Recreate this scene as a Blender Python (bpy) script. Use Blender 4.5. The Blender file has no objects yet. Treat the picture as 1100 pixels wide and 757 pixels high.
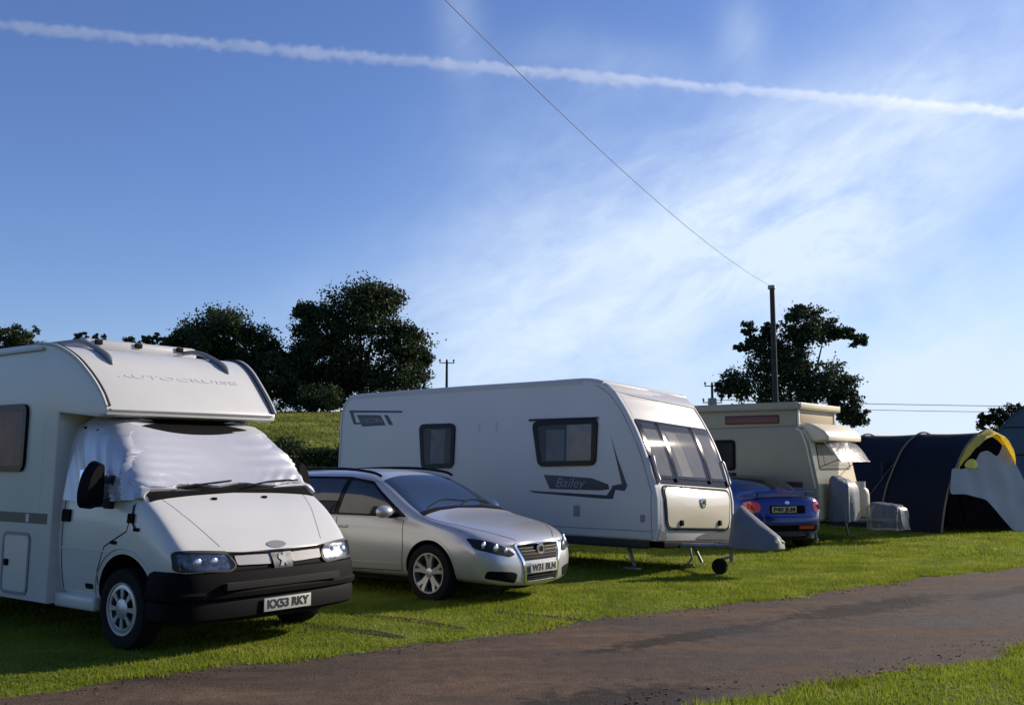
import bpy, bmesh, math, random
import numpy as np
from mathutils import Vector, Matrix
from mathutils.bvhtree import BVHTree
PI = math.pi
random.seed(7)
S = bpy.context.scene
C = S.collection

# ------------------------------------------------------------------ materials
def mat(name, col, rough=.5, metal=0., coat=0., spec=.5, noise=0., nscale=4., bump=0., bscale=30., col2=None, trans=0., alpha=1., emit=None):
    m = bpy.data.materials.new(name); m.use_nodes = True
    nt = m.node_tree; b = nt.nodes['Principled BSDF']
    b.inputs['Base Color'].default_value = (*col, 1)
    b.inputs['Roughness'].default_value = rough
    b.inputs['Metallic'].default_value = metal
    b.inputs['Coat Weight'].default_value = coat
    b.inputs['Coat Roughness'].default_value = .08
    b.inputs['Specular IOR Level'].default_value = spec
    b.inputs['Transmission Weight'].default_value = trans
    b.inputs['Alpha'].default_value = alpha
    tc = nt.nodes.new('ShaderNodeTexCoord')
    if noise or col2:
        n = nt.nodes.new('ShaderNodeTexNoise'); n.inputs['Scale'].default_value = nscale; n.inputs['Detail'].default_value = 6
        nt.links.new(tc.outputs['Object'], n.inputs['Vector'])
        r = nt.nodes.new('ShaderNodeValToRGB')
        r.color_ramp.elements[0].position = .35; r.color_ramp.elements[1].position = .68
        c2 = col2 if col2 else tuple(c*(1-noise) for c in col)
        r.color_ramp.elements[0].color = (*c2, 1); r.color_ramp.elements[1].color = (*col, 1)
        nt.links.new(n.outputs['Fac'], r.inputs['Fac']); nt.links.new(r.outputs['Color'], b.inputs['Base Color'])
    if bump:
        n2 = nt.nodes.new('ShaderNodeTexNoise'); n2.inputs['Scale'].default_value = bscale; n2.inputs['Detail'].default_value = 5
        nt.links.new(tc.outputs['Object'], n2.inputs['Vector'])
        bp = nt.nodes.new('ShaderNodeBump'); bp.inputs['Strength'].default_value = bump; bp.inputs['Distance'].default_value = .02
        nt.links.new(n2.outputs['Fac'], bp.inputs['Height']); nt.links.new(bp.outputs['Normal'], b.inputs['Normal'])
    return m

M = {}
M['white'] = mat('white_gelcoat', (.62,.62,.59), .32, coat=.35, noise=.07, nscale=1.6, bump=.03, bscale=3)
M['whitecab'] = mat('white_paint', (.63,.63,.60), .28, coat=.5, noise=.06, nscale=2.2)
M['caravan'] = mat('caravan_white', (.59,.59,.575), .5, coat=.04, spec=.35, noise=.06, nscale=.9, bump=.04, bscale=2.5)
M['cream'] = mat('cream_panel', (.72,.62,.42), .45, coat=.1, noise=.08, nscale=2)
M['creamshade'] = mat('shaded_cream_aluminium', (.30,.285,.20), .5, noise=.08, nscale=2)  # the camper's cream with the side's shade put into the colour
M['maroon'] = mat('maroon_stripe', (.09,.018,.02), .4)
M['silver'] = mat('silver_metallic', (.50,.505,.52), .32, metal=.45, coat=.8)
M['blue'] = mat('blue_metallic', (.002,.018,.17), .2, metal=.4, coat=1.)
M['black'] = mat('black_plastic', (.0035,.0035,.0045), .7, spec=.10, noise=.3, nscale=6)
M['blackgloss'] = mat('gloss_black', (.006,.006,.008), .10, spec=.12)
M['darkgrey'] = mat('dark_grey_plastic', (.028,.028,.032), .55, spec=.3)
M['midgrey'] = mat('grey_plastic', (.22,.22,.23), .45)
M['lightgrey'] = mat('pale_grey_trim', (.48,.48,.48), .35)
M['decal'] = mat('navy_grey_decal', (.018,.024,.042), .35)
M['decaltxt'] = mat('pale_decal_lettering', (.20,.22,.26), .4)
M['chrome'] = mat('chrome', (.85,.85,.86), .1, metal=1)
M['alloy'] = mat('alloy', (.62,.62,.63), .3, metal=.8, coat=.3)
M['hubcap'] = mat('silver_hubcap', (.5,.5,.52), .35, metal=.6)
M['steel'] = mat('galvanised_steel', (.3,.3,.31), .5, metal=.7, noise=.3, nscale=9)
M['tyre'] = mat('tyre_rubber', (.012,.012,.012), .85, spec=.2, bump=.3, bscale=60)
M['well'] = mat('wheel_well', (.008,.008,.008), .9)
M['glass'] = mat('dark_car_glass', (.012,.016,.02), .04, coat=.6)
M['pane'] = mat('tinted_acrylic', (.04,.045,.05), .03, alpha=.40)
M['lens'] = mat('clear_lens', (.08,.085,.09), .04, alpha=.22, coat=1.)
M['reflector'] = mat('headlamp_reflector', (.30,.32,.33), .18, metal=1, noise=.7, nscale=25)
M['redlens'] = mat('red_lens', (.55,.02,.015), .12, coat=1.)
M['amber'] = mat('amber_lens', (.7,.22,.02), .15, coat=1.)
M['blind'] = mat('cream_window_blind', (.55,.52,.47), .8, noise=.2, nscale=5)
M['blindgrey'] = mat('grey_window_blind', (.25,.26,.29), .8, noise=.3, nscale=5)
M['curtain'] = mat('rust_red_curtain', (.50,.11,.07), .8, noise=.7, nscale=4)
M['interior'] = mat('dark_interior', (.015,.014,.016), .8)
M['foil'] = mat('silver_thermal_cover', (.60,.61,.64), .36, metal=.35, noise=.06, nscale=5, bump=.05, bscale=14)
M['coverblack'] = mat('black_mesh_panel', (.03,.03,.034), .6, noise=.5, nscale=7)
M['greycover'] = mat('grey_vinyl_cover', (.15,.165,.18), .55, bump=.3, bscale=7, noise=.15, nscale=4)
M['bag'] = mat('clear_plastic_sheet', (.22,.23,.25), .35, alpha=.5, bump=.8, bscale=9)
M['navy'] = mat('navy_tent_fabric', (.008,.012,.035), .7, noise=.3, nscale=1.5, bump=.5, bscale=3)
M['tentgrey'] = mat('grey_tent_fabric', (.42,.43,.46), .7, noise=.12, nscale=2, bump=.5, bscale=4)
M['yellow'] = mat('yellow_tent_fabric', (.85,.70,.15), .65, bump=.4, bscale=5)
M['polefab'] = mat('tan_pole_sleeve', (.22,.18,.11), .7)
M['slate'] = mat('slate_blue_canvas', (.07,.105,.15), .75, noise=.15, nscale=1, bump=.3, bscale=3)
M['platewhite'] = mat('number_plate_white', (.42,.42,.40), .4)
M['plateyellow'] = mat('number_plate_yellow', (.45,.38,.16), .4)
M['ink'] = mat('plate_lettering', (.01,.01,.01), .5)
M['emboss'] = mat('faded_grey_lettering', (.57,.57,.55), .4)
M['wood'] = mat('creosoted_pole_wood', (.05,.045,.04), .85, noise=.4, nscale=6)
M['wire'] = mat('cable', (.05,.055,.07), .6)
M['sunlitwhite'] = mat('sunlit_white_locker_panel', (.66,.60,.49), .28, coat=.5, metal=.2)  # white locker panel with warm sunlight put into its colour
M['tanpanel'] = mat('tan_panel', (.36,.29,.18), .6)
M['grillegrey'] = mat('dull_silver_grille', (.30,.30,.31), .5, spec=.3)
M['bark'] = mat('bark', (.045,.038,.03), .9, noise=.4, nscale=3)

def leafmat(name, a, b, ns=.35, translucent=.25):
    m = bpy.data.materials.new(name); m.use_nodes = True
    nt = m.node_tree; p = nt.nodes['Principled BSDF']; out = nt.nodes['Material Output']
    tc = nt.nodes.new('ShaderNodeTexCoord'); n = nt.nodes.new('ShaderNodeTexNoise')
    n.inputs['Scale'].default_value = ns; n.inputs['Detail'].default_value = 5
    nt.links.new(tc.outputs['Object'], n.inputs['Vector'])
    r = nt.nodes.new('ShaderNodeValToRGB'); r.color_ramp.elements[0].position = .35; r.color_ramp.elements[1].position = .65
    r.color_ramp.elements[0].color = (*a, 1); r.color_ramp.elements[1].color = (*b, 1)
    nt.links.new(n.outputs['Fac'], r.inputs['Fac']); nt.links.new(r.outputs['Color'], p.inputs['Base Color'])
    p.inputs['Roughness'].default_value = .65; p.inputs['Specular IOR Level'].default_value = .25
    tr = nt.nodes.new('ShaderNodeBsdfTranslucent'); nt.links.new(r.outputs['Color'], tr.inputs['Color'])
    mx = nt.nodes.new('ShaderNodeMixShader'); mx.inputs[0].default_value = translucent
    nt.links.new(p.outputs[0], mx.inputs[1]); nt.links.new(tr.outputs[0], mx.inputs[2]); nt.links.new(mx.outputs[0], out.inputs['Surface'])
    return m
M['leaf'] = leafmat('dark_leaves', (.018,.030,.013), (.045,.066,.022))
M['leafoak'] = leafmat('oak_leaves', (.018,.032,.018), (.045,.068,.03))
M['leafbush'] = leafmat('hedge_leaves', (.02,.035,.012), (.045,.065,.02))
M['blade'] = leafmat('grass_blades', (.09,.125,.010), (.22,.27,.022), 1.3, .55)
def _patchy(m):
    nt = m.node_tree; r = [n for n in nt.nodes if n.type == 'VALTORGB'][0]; e = r.color_ramp.elements
    e[0].position = .30; e[1].position = .52; x = e.new(.70); x.color = (.36, .36, .07, 1)
    n = [n for n in nt.nodes if n.type == 'TEX_NOISE'][0]; n.inputs['Detail'].default_value = 9; n.inputs['Roughness'].default_value = .68
_patchy(M['blade'])
M['meadow'] = leafmat('meadow_blades', (.13,.15,.025), (.30,.31,.07), .25, .4)
M['stone'] = mat('grit', (.14,.10,.075), .9, spec=.1, noise=.6, nscale=6)

# ------------------------------------------------------------------ object helpers
def tag(o, label, cat, group=None, kind=None):
    if label: o['label'] = label
    if cat: o['category'] = cat
    if group: o['group'] = group
    if kind: o['kind'] = kind
    return o
def thing(name, label, cat, loc=(0,0,0), rz=0, group=None, rx=0, ry=0):
    o = bpy.data.objects.new(name, None); C.objects.link(o)
    o.empty_display_size = .2
    o.location = loc; o.rotation_euler = (rx, ry, rz)
    return tag(o, label, cat, group)
def link(name, me, parent=None, m=None):
    o = bpy.data.objects.new(name, me); C.objects.link(o)
    if m is not None:
        me.materials.clear(); me.materials.append(M[m] if isinstance(m, str) else m)
    if parent is not None: o.parent = parent
    return o
def smooth(me, ang=40):
    for p in me.polygons: p.use_smooth = True
    try: me.set_sharp_from_angle(angle=math.radians(ang))
    except Exception: pass
def obj(name, bm, m, parent=None, ang=40):
    bmesh.ops.recalc_face_normals(bm, faces=bm.faces)
    me = bpy.data.meshes.new(name); bm.to_mesh(me); bm.free(); smooth(me, ang)
    return link(name, me, parent, m)
def bxv(bm, x0, x1, y0, y1, z0, z1, bev=0.):
    t = bmesh.new()
    v = [t.verts.new((x, y, z)) for x in (x0, x1) for y in (y0, y1) for z in (z0, z1)]
    for f in ((0,1,3,2),(4,6,7,5),(0,4,5,1),(2,3,7,6),(0,2,6,4),(1,5,7,3)): t.faces.new([v[i] for i in f])
    if bev: bmesh.ops.bevel(t, geom=list(t.edges), offset=bev, segments=3, profile=.5, affect='EDGES')
    merge(bm, t)
def merge(bm, t, mtx=None):
    if mtx is not None: t.transform(mtx)
    me = bpy.data.meshes.new('tmp'); t.to_mesh(me); t.free(); bm.from_mesh(me); bpy.data.meshes.remove(me)
def box(x0, x1, y0, y1, z0, z1, bev=0.):
    bm = bmesh.new(); bxv(bm, x0, x1, y0, y1, z0, z1, bev); return bm
def tube(bm, pts, r, n=8, cap=True):
    pts = [Vector(p) for p in pts]; rs = r if isinstance(r, (list, tuple)) else [r]*len(pts)
    rings = []
    up = Vector((0, 0, 1))
    for i, p in enumerate(pts):
        a = pts[max(i-1, 0)]; b = pts[min(i+1, len(pts)-1)]
        d = (b-a).normalized()
        s = d.cross(up)
        if s.length < .05: s = d.cross(Vector((1, 0, 0)))
        s.normalize(); u = s.cross(d).normalized()
        rings.append([bm.verts.new(p + (s*math.cos(2*PI*k/n) + u*math.sin(2*PI*k/n))*rs[i]) for k in range(n)])
    for a, b in zip(rings, rings[1:]):
        for k in range(n): bm.faces.new((a[k], a[(k+1) % n], b[(k+1) % n], b[k]))
    if cap:
        bm.faces.new(rings[0]); bm.faces.new(list(reversed(rings[-1])))
    return bm
def lathe(bm, prof, n=40, axis='y', c=(0, 0, 0), cap=True):
    """prof: (radius, along) ; revolved about axis through c"""
    rings = []
    for r, h in prof:
        ring = []
        for k in range(n):
            a = 2*PI*k/n; p, q = r*math.cos(a), r*math.sin(a)
            v = {'y': (p, h, q), 'z': (p, q, h), 'x': (h, p, q)}[axis]
            ring.append(bm.verts.new((c[0]+v[0], c[1]+v[1], c[2]+v[2])))
        rings.append(ring)
    for a, b in zip(rings, rings[1:]):
        for k in range(n): bm.faces.new((a[k], a[(k+1) % n], b[(k+1) % n], b[k]))
    for ring in ((rings[0], rings[-1]) if cap else ()):
        try: bm.faces.new(ring)
        except Exception: pass
    return bm
def prism(poly, y0, y1, bev=0., seg=3):
    """side-view outline (x,z) extruded across y, long rims rounded"""
    bm = bmesh.new()
    a = [bm.verts.new((x, y0, z)) for x, z in poly]; b = [bm.verts.new((x, y1, z)) for x, z in poly]
    fa = bm.faces.new(a); fb = bm.faces.new(list(reversed(b))); n = len(poly)
    for i in range(n): bm.faces.new((a[i], b[i], b[(i+1) % n], a[(i+1) % n]))
    bmesh.ops.recalc_face_normals(bm, faces=bm.faces)
    if bev: bmesh.ops.bevel(bm, geom=list(fa.edges)+list(fb.edges), offset=bev, segments=seg, profile=.5, affect='EDGES', clamp_overlap=True)
    return bm
def catmull(pts, n=6, closed=False):
    out = []; N = len(pts)
    rng = range(N) if closed else range(N-1)
    for i in rng:
        g = (lambda k: pts[k % N]) if closed else (lambda k: pts[min(max(k, 0), N-1)])
        p0, p1, p2, p3 = (np.array(g(i+k), float) for k in (-1, 0, 1, 2))
        for j in range(n):
            t = j/n
            out.append(tuple(.5*((2*p1)+(-p0+p2)*t+(2*p0-5*p1+4*p2-p3)*t*t+(-p0+3*p1-3*p2+p3)*t**3)))
    if not closed: out.append(tuple(pts[-1]))
    return out
def rpoly(pts, r, n=5):
    """round the corners of a 2-D polygon"""
    out = []; N = len(pts)
    for i in range(N):
        p = Vector(pts[i]); a = Vector(pts[i-1]); b = Vector(pts[(i+1) % N])
        da, db = (a-p), (b-p); rr = min(r, da.length*.45, db.length*.45)
        A = p+da.normalized()*rr; B = p+db.normalized()*rr
        for k in range(n+1):
            t = k/n; q = A*(1-t)**2 + p*2*t*(1-t) + B*t*t; out.append((q.x, q.y))
    return out
def _fill(poly, step):
    bm = bmesh.new(); f = bm.faces.new([bm.verts.new((a, b, 0)) for a, b in poly])
    f.normal_update(); bmesh.ops.triangulate(bm, faces=[f], ngon_method='EAR_CLIP')
    xs = [p[0] for p in poly]; ys = [p[1] for p in poly]
    for ax, lo, hi in ((0, min(xs), max(xs)), (1, min(ys), max(ys))):
        k = max(1, int((hi-lo)/step))
        for i in range(1, k):
            co = [0, 0, 0]; no = [0, 0, 0]; co[ax] = lo+(hi-lo)*i/k; no[ax] = 1
            bmesh.ops.bisect_plane(bm, geom=list(bm.verts)+list(bm.edges)+list(bm.faces), plane_co=co, plane_no=no)
    bmesh.ops.recalc_face_normals(bm, faces=bm.faces)
    return bm
def _proj(bvh, axis, side, a, b):
    if axis == 'y': o = Vector((a, side*6, b)); d = Vector((0, -side, 0))
    elif axis == 'x': o = Vector((side*9, a, b)); d = Vector((-side, 0, 0))
    else: o = Vector((a, b, 8)); d = Vector((0, 0, -1))
    h, n, i, t = bvh.ray_cast(o, d)
    if h is None and axis in 'xz':
        for f in range(1, 16):          # just outside the silhouette: step in towards the middle
            o2 = o.copy(); o2.y *= 1-.015*f
            h, n, i, t = bvh.ray_cast(o2, d)
            if h is not None: break
    if h is None:
        h, n, i, t = bvh.find_nearest(o + d*(7 if axis != 'z' else 6))
    if n.dot(d) > 0: n = -n
    return h, n
def wrap(bvh, poly, axis='y', side=-1, off=.004, depth=.012, step=.05, bm=None, fn=None, maxd=None):
    """a panel with the given outline laid on the body surface, standing off proud of it"""
    t = _fill(poly, step)
    bnd = [e for e in t.edges if len(e.link_faces) == 1]
    for v in t.verts:
        a, b = v.co.x, v.co.y
        h, n = _proj(bvh, axis, side, a, b)
        o = off + (fn(a, b) if fn else 0)
        v.co = h + n*o
        v.normal = n
    nor = {v: v.normal.copy() for v in t.verts}
    r = bmesh.ops.extrude_edge_only(t, edges=bnd)
    for v in [g for g in r['geom'] if isinstance(g, bmesh.types.BMVert)]:
        # find source normal by nearest original
        pass
    newv = [g for g in r['geom'] if isinstance(g, bmesh.types.BMVert)]
    src = {}
    for v in newv:
        for e in v.link_edges:
            w = e.other_vert(v)
            if w in nor and (w.co-v.co).length < 1e-7: src[v] = nor[w]
    for v in newv: v.co = v.co - src.get(v, Vector((0, 0, 0)))*depth
    if bm is None: return t
    merge(bm, t); return bm
def wline(bvh, pts, w, axis='y', side=-1, off=.003, step=.04, bm=None, closed=False, h=.004):
    """a raised or flush seam along a 2-D path on the body surface"""
    if bm is None: bm = bmesh.new()
    P = [Vector(p) for p in pts]
    if closed: P.append(P[0])
    Q = []
    for a, b in zip(P, P[1:]):
        k = max(1, int((b-a).length/step))
        for i in range(k): Q.append(a+(b-a)*i/k)
    Q.append(P[-1])
    L = []
    for i, q in enumerate(Q):
        a = Q[i-1] if i else (Q[-2] if closed else q); b = Q[i+1] if i < len(Q)-1 else (Q[1] if closed else q)
        d = (b-a)
        d = d.normalized() if d.length > 1e-9 else Vector((1, 0))
        s = Vector((-d.y, d.x))*w/2
        row = []
        for k, o in ((-1, off-h), (-1, off), (1, off), (1, off-h)):
            hh, n = _proj(bvh, axis, side, q.x+s.x*k, q.y+s.y*k)
            row.append(bm.verts.new(hh+n*o))
        L.append(row)
    for r0, r1 in zip(L, L[1:]):
        for k in range(3): bm.faces.new((r0[k], r0[k+1], r1[k+1], r1[k]))
    return bm
def text_bm(s, size, italic=0., bold=0., width=None, depth=.002):
    cu = bpy.data.curves.new('t', 'FONT'); cu.body = s; cu.size = size; cu.align_x = 'CENTER'; cu.align_y = 'CENTER'
    cu.extrude = depth; cu.shear = italic; cu.offset = bold; cu.resolution_u = 3
    o = bpy.data.objects.new('t', cu); C.objects.link(o)
    dg = bpy.context.evaluated_depsgraph_get(); dg.update()
    me = bpy.data.meshes.new_from_object(o.evaluated_get(dg))
    bm = bmesh.new(); bm.from_mesh(me); bpy.data.objects.remove(o); bpy.data.curves.remove(cu); bpy.data.meshes.remove(me)
    if width:
        xs = [v.co.x for v in bm.verts]; k = width/(max(xs)-min(xs))
        for v in bm.verts: v.co.x *= k
    return bm
def ev_mesh(o):
    dg = bpy.context.evaluated_depsgraph_get(); dg.update()
    return bpy.data.meshes.new_from_object(o.evaluated_get(dg))
def gridbody(stations, levels=3, arches=(), mats=('whitecab', 'well'), creases=()):
    """stations: lists of (x,y,z) half sections from sill to centre line, rear to front"""
    bm = bmesh.new(); nc = len(stations[0])
    L = []; Rr = []
    for st in stations:
        l = [bm.verts.new((x, y, z)) for x, y, z in st]
        r = [bm.verts.new((x, -y, z)) for x, y, z in st]
        L.append(l); Rr.append(r)
    for a, b in zip(L, L[1:]):
        for k in range(nc-1): bm.faces.new((a[k], a[k+1], b[k+1], b[k]))
    for a, b in zip(Rr, Rr[1:]):
        for k in range(nc-1): bm.faces.new((a[k], b[k], b[k+1], a[k+1]))
    for i in range(len(L)-1):
        bm.faces.new((L[i][0], L[i+1][0], Rr[i+1][0], Rr[i][0]))
    bmesh.ops.remove_doubles(bm, verts=bm.verts, dist=1e-5)
    bmesh.ops.dissolve_degenerate(bm, dist=1e-5, edges=bm.edges)
    bmesh.ops.holes_fill(bm, edges=[e for e in bm.edges if len(e.link_faces) == 1], sides=0)
    bmesh.ops.recalc_face_normals(bm, faces=bm.faces)
    me = bpy.data.meshes.new('g'); bm.to_mesh(me); bm.free()
    for m in mats: me.materials.append(M[m])
    o = bpy.data.objects.new('g', me); C.objects.link(o)
    sd = o.modifiers.new('s', 'SUBSURF'); sd.levels = levels; sd.render_levels = levels
    tmp = []
    for (ax, az, ar, y0, y1) in arches:
        t = bmesh.new(); lathe(t, [(ar, y0), (ar, y1)], 48, 'y', (ax, 0, az)); bmesh.ops.recalc_face_normals(t, faces=t.faces)
        tm = bpy.data.meshes.new('c'); t.to_mesh(tm); t.free()
        for m in mats: tm.materials.append(M[m])
        for p in tm.polygons: p.material_index = 1
        to = bpy.data.objects.new('c', tm); C.objects.link(to); tmp.append(to)
        bo = o.modifiers.new('b', 'BOOLEAN'); bo.operation = 'DIFFERENCE'; bo.object = to; bo.solver = 'EXACT'
    r = ev_mesh(o)
    bpy.data.objects.remove(o)
    for t in tmp: bpy.data.objects.remove(t)
    smooth(r, 35)
    return r
def bvh_of(me):
    bm = bmesh.new(); bm.from_mesh(me); b = BVHTree.FromBMesh(bm); bm.free(); return b
def sweep(path, prof, closed=False):
    """path: plan points (x,y); prof: (outward, z)"""
    bm = bmesh.new(); rows = []
    N = len(path)
    for i, p in enumerate(path):
        a = Vector(path[max(i-1, 0)]); b = Vector(path[min(i+1, N-1)])
        d = (b-a).normalized(); n = Vector((d.y, -d.x))
        rows.append([bm.verts.new((p[0]+n.x*o, p[1]+n.y*o, z)) for o, z in prof])
    for r0, r1 in zip(rows, rows[1:]):
        for k in range(len(prof)-1): bm.faces.new((r0[k], r0[k+1], r1[k+1], r1[k]))
        bm.faces.new((r0[-1], r0[0], r1[0], r1[-1]))
    bm.faces.new(rows[0]); bm.faces.new(list(reversed(rows[-1])))
    return bm
def panel_frame(bvh, poly, w, axis, side, off, h, m, parent, name='window_frame'):
    bm = wline(bvh, poly, w, axis, side, off, .06, None, True, h)
    return obj(name, bm, m, parent)

def make_wheel(t, x, y, side, R, W, rim_r, style, name='wheel'):
    """side=+1: outer face towards +y"""
    bm = bmesh.new(); h = W/2; k = R-rim_r
    lathe(bm, [(rim_r*.97, h*.7), (rim_r*1.03, h*.98), (rim_r+k*.45, h*1.08), (R*.965, h*.98), (R*.992, h*.78), (R, h*.3), (R, -h*.3), (R*.992, -h*.78), (R*.965, -h*.98), (rim_r+k*.45, -h*1.08), (rim_r, -h*.9)], 48, cap=False)
    w = obj(name, bm, 'tyre', t); w.location = (x, y, R)
    s = side
    bm = bmesh.new()
    lathe(bm, [(rim_r*1.03, s*h*.9), (rim_r*1.02, s*h*1.0), (rim_r*.95, s*h*.99), (rim_r*.92, s*h*.7), (rim_r*.90, -s*h*.8)], 40, cap=False)
    if style == 'star':
        for i in range(5):
            a0 = 2*PI*i/5+PI/2
            for sg in (-1, 1):
                t2 = bmesh.new()
                da = .20*sg
                p = []
                for r, wd, dp in ((rim_r*.18, .026, .80), (rim_r*.6, .022, .86), (rim_r*.95, .020, .96)):
                    aa = a0+da*(r/rim_r)*1.15
                    c = Vector((math.cos(aa)*r, 0, math.sin(aa)*r)); tg = Vector((-math.sin(aa), 0, math.cos(aa)))*wd
                    p.append([c-tg+Vector((0, s*h*dp, 0)), c+tg+Vector((0, s*h*dp, 0)), c+tg*1.1+Vector((0, s*(h*dp-.035), 0)), c-tg*1.1+Vector((0, s*(h*dp-.035), 0))])
                vv = [[t2.verts.new(q) for q in row] for row in p]
                for r0, r1 in zip(vv, vv[1:]):
                    for q in range(4): t2.faces.new((r0[q], r0[(q+1) % 4], r1[(q+1) % 4], r1[q]))
                merge(bm, t2)
        lathe(bm, [(rim_r*.27, s*h*.5), (rim_r*.26, s*h*.6), (rim_r*.24, s*h*.84), (rim_r*.1, s*h*.88), (.001, s*h*.88)], 24, cap=False)
        rim = obj('rim', bm, 'alloy', w)
    elif style == 'cap':
        lathe(bm, [(rim_r*.97, s*h*.9), (rim_r*.80, s*h*.96), (rim_r*.76, s*h*.90)], 40, cap=False)
        lathe(bm, [(rim_r*.40, s*h*.95), (rim_r*.30, s*h*1.03), (.001, s*h*1.06)], 30, cap=False)
        for i in range(8):
            a0 = 2*PI*i/8
            t2 = bmesh.new(); q = []
            for r, wd in ((rim_r*.36, .17), (rim_r*.82, .135)):
                for dp in (.97, .80):
                    for sg in (-1, 1):
                        aa = a0+wd*sg*(1 if r > .1 else 1)
                        q.append(t2.verts.new((math.cos(aa)*r, s*h*dp, math.sin(aa)*r)))
            for f in ((0, 1, 5, 4), (2, 6, 7, 3), (0, 4, 6, 2), (1, 3, 7, 5)): t2.faces.new([q[j] for j in f])
            merge(bm, t2)
        rim = obj('rim', bm, 'hubcap', w)
    else:
        lathe(bm, [(rim_r*.92, s*h*.55), (rim_r*.6, s*h*.6), (rim_r*.5, s*h*.8), (.001, s*h*.82)], 30)
        rim = obj('rim', bm, 'steel', w)
    bm = bmesh.new(); lathe(bm, [(rim_r*.88, s*h*.2), (.02, s*h*.25)], 30)
    obj('brake_disc', bm, 'well', w)
    return w
def plate(t, name, words, loc, rz, m='platewhite', w=.52, h=.112, ry=0, rx=0):
    """number plate facing local +x"""
    p = obj(name, box(-.006, .004, -w/2, w/2, -h/2, h/2, .003), m, t)
    p.location = loc; p.rotation_euler = (rx, ry, rz)
    b = text_bm(words, .098, bold=.0035, width=w*.88, depth=.001)
    b.transform(Matrix(((0, 0, 1, .0065), (1, 0, 0, 0), (0, 1, 0, 0), (0, 0, 0, 1))))
    obj('plate_lettering', b, 'ink', p)
    return p
def join_side(t, b, x, y, z):
    """put a text mesh on a surface facing local -y"""
    b.transform(Matrix(((1, 0, 0, x), (0, 0, -1, y), (0, 1, 0, z), (0, 0, 0, 1))))
    return b
RZ = math.radians(-37.3)
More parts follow.
